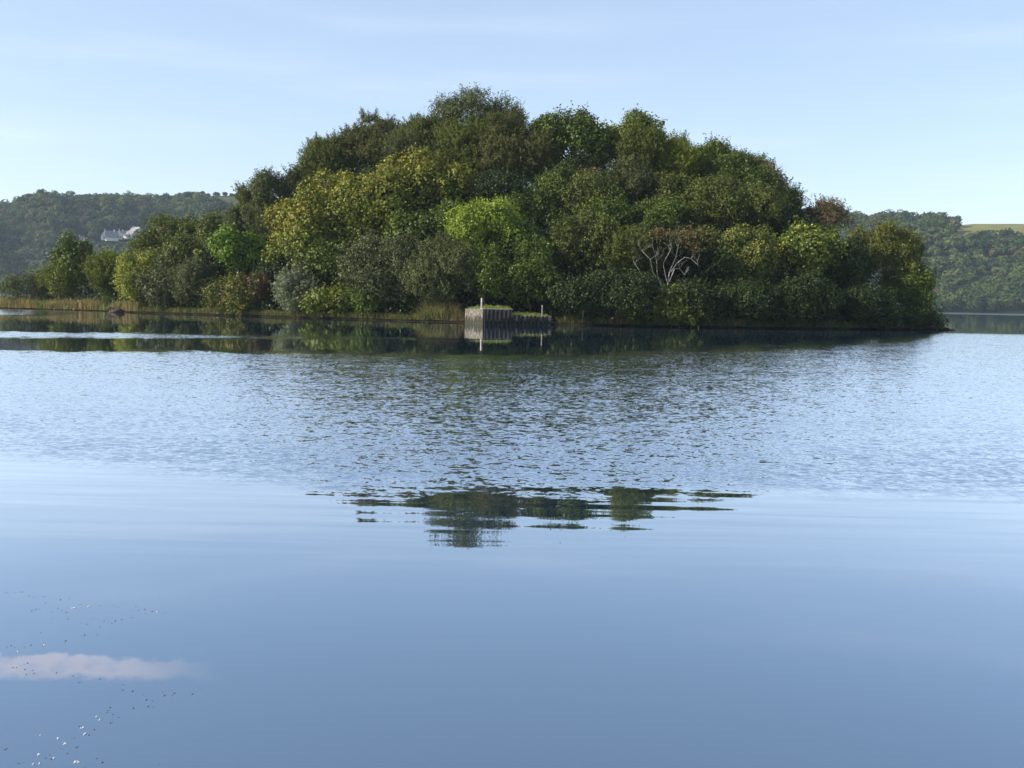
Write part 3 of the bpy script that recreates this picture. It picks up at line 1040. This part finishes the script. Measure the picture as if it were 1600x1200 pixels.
M_CONC = noise_material('weathered_concrete', [(.10, .09, .075), (.22, .20, .17), (.30, .27, .23)], 2.2, .9, .8, bscale=7, stain=.15, spec=.05)
M_PILE = noise_material('dark_timber', [(.005, .005, .005), (.014, .013, .012)], 3, .85, .5, (1, 1, .3))
M_WHITE = noise_material('white_paint', [(.22, .21, .18), (.42, .40, .36)], 3, .6, .2)


def jetty():
    # local frame: origin at the near corner, +x along the long dark face, +y along the short sunlit face
    p0 = on_water(754.5, 507.0)
    p1 = on_water(862.0, 508.5)
    p1 = Vector((p1.x, p1.y, 0))
    L = at(862, 500, p0.y + 1.4)
    u = Vector((L.x - p0.x, 1.4, 0))
    length = u.length
    ang = math.atan2(u.y, u.x)
    root = empty('jetty', (p0.x, p0.y, 0))
    root.rotation_euler = (0, 0, ang)
    tag(root, 'stepped stone jetty with a sunlit pale end and dark timber-piled side', 'jetty')
    s = p0.y / F
    h1 = 23.5 * s; h2 = 15.0 * s
    xs = 47.0 * s * 1.0
    wd = 9.0
    wall = bevelled('wall', [(0, xs, 0.12, wd, -1.0, h1 - .04)], M_CONC, root, .04)
    bevelled('low_wall', [(xs + .003, length, .12, wd, -1.0, h2 - .04)], M_CONC, root, .04)
    bevelled('coping', [(-.06, xs + .05, .06, wd, h1 - .037, h1 + .08)], M_CONC, root, .03)
    x = .25
    k = 0
    while x < length - .05:
        top = (h1 if x < xs - .1 else h2) + random.uniform(-.05, .07)
        wdt = random.uniform(.11, .15)
        V = []
        o = bevelled('pile', [(x - wdt, x + wdt * .3, -.14, .118, -1.0, top)], M_PILE, root, .03)
        x += .40 + random.uniform(-.04, .04)
        k += 1
    # waling timber along the water line
    bevelled('waling', [(0.1, length, -.02, .10, .14, .30)], M_PILE, root, .02)
    return root, p0, ang, h1, h2, xs, length


# angled: the short end faces left towards the sun
jr, jp, jang, jh1, jh2, jxs, jlen = jetty()


def jl(x, y, z):
    c, s = math.cos(jang), math.sin(jang)
    return Vector((jp.x + x * c - y * s, jp.y + x * s + y * c, z))


def jetty_end():
    """masonry end wall running back from the corner, splayed so that it faces the sun"""
    c = 30.0 * jp.y / F
    a = math.atan2(2.6, -c)
    ln = math.hypot(c, 2.6)
    root = jr
    V, Q = [], []
    # local coordinates of the jetty frame
    ca, sa = math.cos(-jang), math.sin(-jang)

    def loc(dx, dy):
        return (dx * ca - dy * sa, dx * sa + dy * ca)
    A = loc(0, 0.0); Bp = loc(-c, 2.6); Cp = loc(-c + 1.0, 9); Dp = (0.0, 9.0)
    me = bpy.data.meshes.new('end_wall')
    z0, z1 = -1.0, jh1 + .02
    n = 24; mrow = 10
    vs_, fs = [], []
    for j in range(mrow + 1):
        for i in range(n + 1):
            t = i / n
            x = A[0] * (1 - t) + Bp[0] * t; y = A[1] * (1 - t) + Bp[1] * t
            z = z0 + (z1 - z0) * j / mrow
            jx = random.uniform(-.035, .035) if 0 < i < n else 0
            vs_.append((x - .02, y + jx - .01, z + (random.uniform(-.03, .03) if j == mrow else 0)))
    for j in range(mrow):
        for i in range(n):
            q = j * (n + 1) + i
            fs.append((q + 1, q, q + n + 1, q + n + 2))
    b = len(vs_)
    top = mrow * (n + 1)
    vs_.append((Dp[0] - .01, Dp[1], z1)); vs_.append((Cp[0], Cp[1], z1))
    fs.append(tuple([top + i for i in range(n, -1, -1)] + [b, b + 1]))
    vs_.append((Cp[0], Cp[1], z0))
    fs.append((top + n, b + 1, b + 2, n))
    me.from_pydata(vs_, [], fs)
    me.materials.append(noise_material('pale_stone', [(.045, .038, .03), (.11, .098, .085), (.17, .15, .13)], 5.0, .95, 1.0, bscale=6, stain=.22, spec=.05))
    o = bpy.data.objects.new('end_wall', me)
    COL.objects.link(o); o.parent = root


jetty_end()


def jetty_grass():
    n = 6500
    x = RNG.uniform(-1.6, jlen, n); y = RNG.uniform(.15, 6.0, n)
    ok = (x > -.42 * y + .1) & ((x > 0) | (y < 2.6))
    x, y = x[ok], y[ok]; n = len(x)
    z = np.where(x < jxs, jh1 + .05, jh2 - .06)
    pts = np.array([tuple(jl(a, b, c)) for a, b, c in zip(x, y, z)])
    h = RNG.uniform(.02, .26, n) ** 1.0 * np.array([.35 + .9 * max(0, mnoise.noise(Vector((a * 1.3, b, 1))) + .35) for a, b in zip(x, y)]) * np.where(y < 1.2, .7, 1.5)
    V, Q, cc = blades(pts, h, np.full(n, .025), .3, [(.09, .15, .03), (.22, .24, .06)], RNG.uniform(0, 1, n))
    o = np_mesh('jetty_grass', V, Q, M_GRASS, col=cc)
    tag(o, 'short sunlit grass growing on top of the jetty', 'grass', kind='stuff')


jetty_grass()


def mooring_post(name, px, y0, y1, Y, label, mat, r, lean=0.0):
    a, b = at(px, y0, Y), at(px, y1, Y)
    root = empty(name, a)
    tag(root, label, 'post')
    h = b.z - a.z
    tube_obj('shaft', [([Vector((0, 0, -.3)), Vector((lean * .5, 0, h * .5)), Vector((lean, 0, h))], [r, r, r * .95])], mat, parent=root, sides=10)
    tube_obj('cap', [([Vector((lean, 0, h)), Vector((lean, 0, h + .05)), Vector((lean, 0, h + .08))], [r * 1.25, r * 1.25, r * .5])], mat, parent=root, sides=10)


mooring_post('mooring_post', 752.5, 482, 467, jp.y + .6, 'thick white post standing on the corner of the jetty', M_WHITE, .075)
mooring_post('mooring_post', 847.0, 494, 478, jp.y + 1.5, 'slimmer pale post on the low right end of the jetty', M_BLEACH, .05)
mooring_post('marker_post', 910.5, 499, 485, shore_y(7) + .3, 'short pale stake in the shaded grass right of the jetty', M_PALE, .05)

# a few stones and a driftwood stump on the left shore
M_STONE = noise_material('shore_stone', [(.08, .075, .07), (.24, .22, .20)], 3, .9, .8)
M_STUMP = noise_material('wet_driftwood', [(.014, .010, .008), (.050, .030, .020)], 4, .8, .8, (1, 1, .4))


def lumpy(name, loc, r, mat, seed, parent=None):
    import bmesh
    bm = bmesh.new()
    bmesh.ops.create_icosphere(bm, subdivisions=3, radius=1.0)
    for v in bm.verts:
        n = mnoise.noise(v.co * 1.3 + Vector((seed, 0, 0))) * .45 + mnoise.noise(v.co * 3.1 + Vector((0, seed, 0))) * .18
        v.co = v.co * (1 + n)
        v.co.x *= r[0]; v.co.y *= r[1]; v.co.z *= r[2]
    me = bpy.data.meshes.new(name)
    bm.to_mesh(me); bm.free()
    me.materials.append(mat)
    for p in me.polygons: p.use_smooth = True
    o = bpy.data.objects.new(name, me)
    COL.objects.link(o)
    if parent: o.parent = parent
    o.location = loc
    return o


for i, (px, py, r, lab) in enumerate((
        (216, 486.5, .42, 'leftmost grey stone at the waterline below the yellow bush'),
        (229, 487.5, .30, 'small grey stone between two larger ones on the left shore'),
        (250, 488.2, .50, 'largest grey shore stone below the dark grey-green bush'),
        (262, 488.6, .28, 'small pale stone right of the largest shore stone'),
        (296, 490.0, .33, 'pale stone at the waterline under the grey willow bush'))):
    p = on_water(px, py)
    tag(lumpy('stone', (p.x, p.y - .1, .06), (r, r * .8, r * .6), M_STONE, i * 3.7), lab, 'stone', 'stones on the left shore')
p = on_water(1490, 516)
tag(lumpy('stone', (p.x, p.y, .03), (.35, .2, .16), M_STONE, 31), 'dark stone breaking the water off the right tip of the island', 'stone')


def stump():
    p = on_water(178, 488.6)
    root = empty('driftwood_stump', (p.x, p.y, 0))
    tag(root, 'dark brown driftwood stump lying in the water before the left reeds', 'driftwood')
    lumpy('root_mass', (.2, .1, .22), (.75, .4, .33), M_STUMP, 5.5, root)
    lines = []
    for s in ((-.9, .55), (-.6, .7), (.8, .35), (1.0, .15), (-.3, .6)):
        lines.append(([Vector((0, 0, .1)), Vector((s[0] * .5, -.1, s[1] * .8)), Vector((s[0], -.15, s[1]))], [.16, .12, .06]))
    tube_obj('branch', lines, M_STUMP, parent=root)


stump()

# ------------------------------------------------------------------ far hills
SKYL = [(-400, 322), (-200, 318), (0, 307), (40, 305), (100, 303), (165, 296), (210, 296), (260, 299), (285, 298), (310, 304), (370, 304),
        (450, 300), (700, 290), (1000, 300), (1230, 318), (1290, 321), (1340, 326), (1390, 320), (1440, 328), (1465, 337),
        (1490, 347), (1600, 347), (1800, 350), (2000, 352)]
SKX = np.array([s[0] for s in SKYL], float); SKV = np.array([s[1] for s in SKYL], float)
HY0, HYR = 690.0, 1010.0


def hill_z(px, Y):
    """px: column in the photograph that fixes the bearing (array), Y distance (array)"""
    px = np.asarray(px, float); Y = np.asarray(Y, float)
    sky = np.interp(px, SKX, SKV)
    hor = 453.0 + 0.02 * px
    H = (hor - sky) / F * HYR + CAM_H - 15.5
    H = H + 12.8 * np.clip((px - 288) / 26.0, 0, 1) * np.clip((402 - px) / 24.0, 0, 1)
    H = H + 12.5 * np.clip((px - 1430) / 70.0, 0, 1)
    t = np.clip((Y - HY0) / (HYR - HY0), 0, 1)
    prof = 0.35 * t + 0.65 * (t * t * (3 - 2 * t))
    und = (np.sin(px * .031 + Y * .012) * 8 + np.sin(px * .013 - Y * .021 + 1.3) * 9 + np.sin(px * .05 + 2 + Y * .01) * 5) * np.sin(t * math.pi) * (1 - np.clip((px - 1420) / 60.0, 0, 1) * np.clip((Y - 850) / 60.0, 0, 1))
    z = H * prof + und * .9
    z = np.where(Y > HYR, H - (Y - HYR) * .03, z)
    return np.where(Y < HY0, (Y - HY0) * .1, z + 0.3)


def px_to_x(px, Y):
    return (px - 800.0) / F * Y


def far_hills():
    cols = np.arange(-460, 2100, 12.0)
    ys = np.concatenate([np.arange(670, 1060, 9.0), np.arange(1060, 1500, 60.0)])
    gx, gy = np.meshgrid(cols, ys)
    z = hill_z(gx, gy)
    X = px_to_x(gx, gy)
    V = np.column_stack([X.ravel(), gy.ravel(), z.ravel()])
    nx, ny = len(cols), len(ys)
    i, j = np.meshgrid(np.arange(nx - 1), np.arange(ny - 1))
    a = (j * nx + i).ravel()
    Q = np.stack([a, a + 1, a + nx + 1, a + nx], 1)
    m = new_mat('hill_ground')
    nt = m.node_tree
    ca = node(nt, 'ShaderNodeAttribute', attribute_name='Col')
    tc = node(nt, 'ShaderNodeTexCoord')
    nz = node(nt, 'ShaderNodeTexNoise')
    nz.inputs['Scale'].default_value = .05
    nz.inputs['Detail'].default_value = 8
    nt.links.new(tc.outputs['Object'], nz.inputs['Vector'])
    vary = mixc(nt, nz.outputs[0], (.6, .6, .6, 1), (1.35, 1.3, 1.2, 1))
    mul = node(nt, 'ShaderNodeMix', data_type='RGBA', blend_type='MULTIPLY')
    mul.inputs[0].default_value = 1.0
    nt.links.new(ca.outputs['Color'], mul.inputs[6]); nt.links.new(vary, mul.inputs[7])
    b = node(nt, 'ShaderNodeBsdfPrincipled')
    b.inputs['Roughness'].default_value = 1.0
    b.inputs['Specular IOR Level'].default_value = 0.0
    nt.links.new(mul.outputs[2], b.inputs['Base Color'])
    out = node(nt, 'ShaderNodeOutputMaterial')
    nt.links.new(b.outputs[0], out.inputs['Surface'])
    field = ((gx > 1470) & (gy > 880)) | ((gx > 296) & (gx < 390) & (gy > 925))
    gcol = np.where(field.ravel()[:, None], np.where(gx.ravel()[:, None] < 600, np.array([[.060, .072, .030]]), np.array([[.14, .14, .062]])), np.array([[.018, .026, .010]]))
    sx_, sy_ = np.abs(gx - 153).ravel(), None
    for idx in np.nonzero(sx_ < 14)[0]:
        if abs(project(V[idx])[1] - 341) < 7: gcol[idx] = (.12, .15, .04)
    o = np_mesh('hills', V, Q, m, col=gcol, smooth=True)
    tag(o, 'long wooded hills across the lake with a pale field on top at the right', 'hills', kind='structure')


far_hills()


def lump_crown(rx, rz, nq, q, rng):
    """dome of leaf-tuft quads, a few lobes, unit-free"""
    nl = 7
    d = rng.normal(0, 1, (nl, 3)); d /= np.linalg.norm(d, axis=1)[:, None]; d[:, 2] = abs(d[:, 2]) * .8
    lc = d * np.array([rx, rx, rz]) * .5
    lr = rng.uniform(.35, .58, nl) * rx
    li = rng.integers(0, nl, nq)
    dd = rng.normal(0, 1, (nq, 3)); dd[:, 2] += .5; dd /= np.linalg.norm(dd, axis=1)[:, None]
    p = lc[li] + dd * lr[li][:, None] * rng.uniform(.85, 1.05, (nq, 1)) * np.array([1, 1, rz / rx])
    return p, dd


# houses first, so the wood leaves room for them
def ground_px(px, py):
    for Y in np.arange(HY0 + 5, HYR, 2.0):
        z = float(hill_z(px, Y))
        if project((px_to_x(px, Y), Y, z))[1] <= py: return Y, z
    return HYR, float(hill_z(px, HYR))


M_SLATE = noise_material('grey_slate', [(.16, .15, .16), (.26, .24, .25)], .6, .6, 0)
M_RENDER = noise_material('white_render', [(.62, .60, .54), (.76, .74, .68)], .3, .8, 0)
M_PANE = noise_material('window_pane', [(.02, .025, .03), (.05, .06, .07)], .5, .15, 0, spec=.8)
HOUSES = [
    # px centre, ground py, width m, length m, wall height, roof height, yaw degrees, label
    (164.5, 376, 6.0, 8.0, 3.6, 4.6, 25, 'leftmost steep-gabled white house on the far hillside'),
    (174.5, 376.5, 6.4, 10.0, 3.0, 5.2, -55, 'far house with the broad sunlit slate roof, second from the left'),
    (187.0, 374, 4.6, 7.0, 4.6, 3.2, 20, 'narrow tall white gable house between the far slate roofs'),
    (198.0, 373, 6.0, 14.0, 3.0, 3.4, 80, 'long low grey-roofed house in the middle of the far hamlet'),
    (212.0, 369, 7.0, 11.0, 3.4, 4.4, 60, 'rightmost far house, half hidden behind the island trees'),
    (128.5, 377, 4.0, 8.0, 2.6, 1.3, 85, 'small low white building apart from the other far houses'),
]
house_px = []
for (px, py, w, l, hw, hr, yaw, lab) in HOUSES:
    Y, z = ground_px(px, py)
    house_px.append((px, py, Y))
    root = empty('house', (px_to_x(px, Y), Y, z - .5))
    root.rotation_euler = (0, 0, math.radians(yaw))
    tag(root, lab, 'house', 'houses on the far hillside')
    hw += .5
    x, y = w / 2, l / 2
    V = [(-x, -y, 0), (x, -y, 0), (x, y, 0), (-x, y, 0), (-x, -y, hw), (x, -y, hw), (x, y, hw), (-x, y, hw), (0, -y, hw + hr), (0, y, hw + hr)]
    Fc = [(0, 3, 2, 1), (1, 2, 6, 5), (3, 0, 4, 7), (0, 1, 5, 8, 4), (2, 3, 7, 9, 6)]
    me = bpy.data.meshes.new('wall'); me.from_pydata(V, [], Fc); me.materials.append(M_RENDER)
    o = bpy.data.objects.new('wall', me); COL.objects.link(o); o.parent = root
    e = .35; tk = .18
    k = hr / x
    R = []
    for sgn in (-1, 1):
        R.append([(sgn * (x + e), -y - e, hw - k * e), (0, -y - e, hw + hr), (0, y + e, hw + hr), (sgn * (x + e), y + e, hw - k * e)])
    V2, F2 = [], []
    for quad in R:
        b = len(V2)
        V2 += [(p[0], p[1], p[2] + .03) for p in quad] + [(p[0], p[1], p[2] + .03 + tk) for p in quad]
        F2 += [tuple(b + i for i in f) for f in ((0, 1, 2, 3), (4, 7, 6, 5), (0, 4, 5, 1), (1, 5, 6, 2), (2, 6, 7, 3), (3, 7, 4, 0))]
    me = bpy.data.meshes.new('roof'); me.from_pydata(V2, [], F2); me.materials.append(M_SLATE)
    ro = bpy.data.objects.new('roof', me); COL.objects.link(ro); ro.parent = root
    ch = bevelled('chimney', [(-.35, .35, y * .5 - .5, y * .5 + .5, hw + hr * .8, hw + hr + 1.1)], M_RENDER, ro, 0)
    for (wx, wy) in ((-.8, -y - .03), (.8, -y - .03)):
        bevelled('window', [(wx - .45, wx + .45, wy, wy + .06, 1.5, 2.9)], M_PANE, root, 0)
    for wy in (-y * .5, y * .3):
        bevelled('window', [(-x - .03, -x + .03, wy - .5, wy + .5, 1.5, 2.8)], M_PANE, root, 0)


def far_wood(name, label, pxr, seed):
    rng = np.random.default_rng(seed)
    C, N, K = [], [], []
    A, B = [], []
    y = HY0 + 4
    count = 0
    while y < HYR + 26:
        step = 8.6 * F / y
        px = pxr[0] + rng.uniform(0, step)
        while px < pxr[1]:
            Y = y + rng.uniform(-4, 4)
            p = px + rng.uniform(-.4, .4) * step
            px += step * rng.uniform(.8, 1.25)
            z = float(hill_z(p, Y))
            # field at the top right, thin skyline at the left of the island
            if p > 1480 and Y > 885 + rng.uniform(-12, 8) + 6 * math.sin(p * .11): continue
            if 300 < p < 386 and Y > 930: continue
            sx, sy = project((px_to_x(p, Y), Y, z))
            hid = False
            rx = rng.uniform(3.2, 8.2); rz = rng.uniform(.8, 1.15) * rx
            H = rng.uniform(6, 11) + rx * .9
            if Y < HY0 + 15: H *= .75
            if Y > HYR - 70: H = min(H, rz * 1.35)
            for (hx, hy, hY) in house_px:
                if abs(sx - hx) < 13 and Y < hY + 8:
                    top = project((px_to_x(p, Y), Y, z + H + rz * .2))[1]
                    if top < hy - 2: hid = True
            if hid: continue
            if abs(sx - 153) < 12 and abs(sy - 341) < 5: continue      # small sunny clearing
            nq = 240 if (p < 480 or p > 1130) else 90
            pts, dd = lump_crown(rx, rz, nq, None, rng)
            c = np.array([px_to_x(p, Y), Y, z + max(H - rz, rz * .55)])
            C.append(pts + c); N.append(dd)
            t = float(np.clip(rng.uniform(0, 1) ** 1.3 * .7 + .75 * mnoise.noise(Vector((p * .02, Y * .02, seed))) + .12, 0, 1))
            u = rng.uniform(0, 1)
            col = np.array((.022, .040, .012)) * (1 - t) + np.array((.080, .105, .026)) * t
            if u < .07: col = np.array((.085, .072, .03))
            elif u < .13: col = np.array((.10, .115, .03))
            K.append(np.tile(col, (nq, 1)))
            A.append(np.full(nq, 1.0)); B.append(np.full(nq, .75))
            count += 1
        y += 7.5
    print(count)
    C = np.concatenate(C); N = np.concatenate(N); K = np.concatenate(K)
    A = np.concatenate(A); B = np.concatenate(B)
    keep = N[:, 1] < .55
    C, N, K, A, B = C[keep], N[keep], K[keep], A[keep], B[keep]
    V, Q, cc = leaves(C, N, A, B, .45, K, .15)
    o = np_mesh(name, V, Q, M_FAR, col=cc)
    tag(o, label, 'woodland', kind='stuff')
    print(name, count, 'crowns', len(Q))


far_wood('far_wood', 'dense far woodland covering the hillside at the left of the lake', (-230, 800), 3)
far_wood('far_wood', 'dense far woodland covering the hillside at the right of the lake', (800, 1830), 4)


def far_tree(px, py_top, w, h, Y, label, share=[None]):
    z = float(hill_z(px, Y))
    X = px_to_x(px, Y)
    z = z - .3
    root = empty('skyline_tree', (X, Y, z))
    tag(root, label, 'tree', 'lone trees on the far skyline')
    top = at(px, py_top, Y).z
    h = max(h, (top - z) * .8)
    rng = np.random.default_rng(int(px))
    pts, dd = lump_crown(w / 2, h / 2, 260, None, rng)
    cz = top - z - h / 2
    V, Q, cc = leaves(pts + np.array([0, 0, cz]), dd, np.full(260, .7), np.full(260, .5), .6, np.tile([[.022, .034, .014]], (260, 1)), .15)
    np_mesh('crown', V, Q, M_FAR, col=cc, parent=root)
    tube_obj('trunk', [([Vector((0, 0, -.5)), Vector((0, 0, cz))], [.4, .25])], M_BARK, parent=root)


for a in ((316, 299, 6.5, 5.5, 'round lone tree, leftmost of the row on the far left skyline'),
          (325, 302, 4.0, 3.5, 'tiny tree between the first two lone trees of the far skyline'),
          (338, 299, 7.0, 6.5, 'tallest lone tree in the middle of the far skyline row'),
          (351, 300, 5.5, 4.8, 'rounded lone tree right of the tallest one on the far skyline'),
          (361, 302, 4.5, 4.0, 'small lone tree second from the right in the far skyline row'),
          (369, 302, 5.0, 4.0, 'last lone tree of the far skyline row beside the island birch')):
    far_tree(a[0], a[1] - .5, a[2] * 1.15, a[3] * 1.25, HYR - 6, a[4])

# ------------------------------------------------------------------ floating flecks
M_SCUM = noise_material('brown_scum', [(.012, .010, .008), (.05, .04, .03)], 30, .6, .3)
M_FOAM = noise_material('white_foam', [(.35, .34, .33), (.60, .59, .57)], 40, .5, .2)
SPECKS = """10 26,14 26,24 26,32 25,36 25,45 31,50 33,58 34,69 32,71 42,86 37,94 37,108 35,83 66,50 54,56 52,62 52,81 56,91 50,97 54,
104 57,106 67,127 74,136 75,144 67,149 67,126 44,155 46,178 47,185 49,212 48,206 54,217 53,226 52,227 59,239 55,253 60,259 57,
163 70,169 72,175 74,180 70,190 68,191 73,206 65,156 80,64 88,132 92,152 92,102 106,103 101,48 108,39 111,23 112,17 109,
11 111,68 108,43 136,38 138,20 143,26 143,32 140,39 146,53 152,65 148,52 147,41 154,82 148,88 151,114 156,135 158,125 166,
156 161,193 170,192 178,207 180,224 185,229 193,238 195,255 181,258 186,272 183,270 186,301 184,231 204,239 205,208 206,172 205,
177 216,170 210,185 221,168 213,174 229,147 240,133 247,139 248,124 235,116 253,121 267,105 277,72 284,81 285,78 280,37 291,152 285,160 291,249 294,10 270,29 293,134 299"""
WHITE = """127 46,139 48,115 50,246 56,28 118,68 108,156 225,151 220,129 237,133 247,91 254,101 262,63 249,84 285,60 279,62 293,118 291,122 291,52 294"""


def speck_mesh(name, n, mat, seed, flat):
    import bmesh
    rnd = random.Random(seed)
    bm = bmesh.new()
    for k in range(n):
        r = rnd.uniform(.0035, .008)
        m = Matrix.Translation((rnd.gauss(0, .007), rnd.gauss(0, .010), r * flat * .4)) @ Matrix.Diagonal((1.3, 1, flat, 1))
        bmesh.ops.create_icosphere(bm, subdivisions=2, radius=r, matrix=m)
    me = bpy.data.meshes.new(name)
    bm.to_mesh(me); bm.free()
    for p in me.polygons: p.use_smooth = True
    me.materials.append(mat)
    return me


scum_me = [speck_mesh('scum_fleck', n, M_SCUM, n, .35) for n in (2, 3, 4)]
foam_me = [speck_mesh('foam_fleck', n, M_FOAM, n + 9, .9) for n in (4, 5, 6)]
for src, meshes, name, lab, grp, cat in ((SPECKS, scum_me, 'scum_fleck', 'tiny dark fleck of scum floating on the calm water at lower left', 'dark flecks on the water', 'fleck'),
                                         (WHITE, foam_me, 'foam_fleck', 'tiny white clump of foam bubbles floating on the calm water at lower left', 'white foam on the water', 'foam')):
    for i, s in enumerate(src.replace('\n', '').split(',')):
        x, y = map(float, s.split())
        p = on_water(x, 900 + y)
        o = bpy.data.objects.new(name, meshes[i % 3])
        COL.objects.link(o)
        k = p.y / 5.5
        sc = random.uniform(.30, .55) * (1.1 if cat == 'foam' else 1.0)
        o.location = p
        o.scale = (sc, sc * 1.2, sc)
        o.rotation_euler = (0, 0, random.uniform(-.6, .6))
        tag(o, lab, cat, grp)

# ------------------------------------------------------------------ air
def haze():
    V, Q = [], []
    box_bm(V, Q, -1700, 1700, -100, 1900, -3.0, 175)
    me = bpy.data.meshes.new('haze'); me.from_pydata(V, [], Q)
    m = new_mat('haze_air')
    nt = m.node_tree
    pv = node(nt, 'ShaderNodeVolumePrincipled')
    pv.inputs['Color'].default_value = (.68, .82, 1.0, 1)
    pv.inputs['Density'].default_value = 0.00009
    pv.inputs['Anisotropy'].default_value = 0.2
    out = node(nt, 'ShaderNodeOutputMaterial')
    nt.links.new(pv.outputs[0], out.inputs['Volume'])
    me.materials.append(m)
    o = bpy.data.objects.new('haze', me)
    COL.objects.link(o)
    tag(o, 'thin blue haze in the air over the lake', 'haze', kind='stuff')


haze()
print('island leaves', N_LEAF)
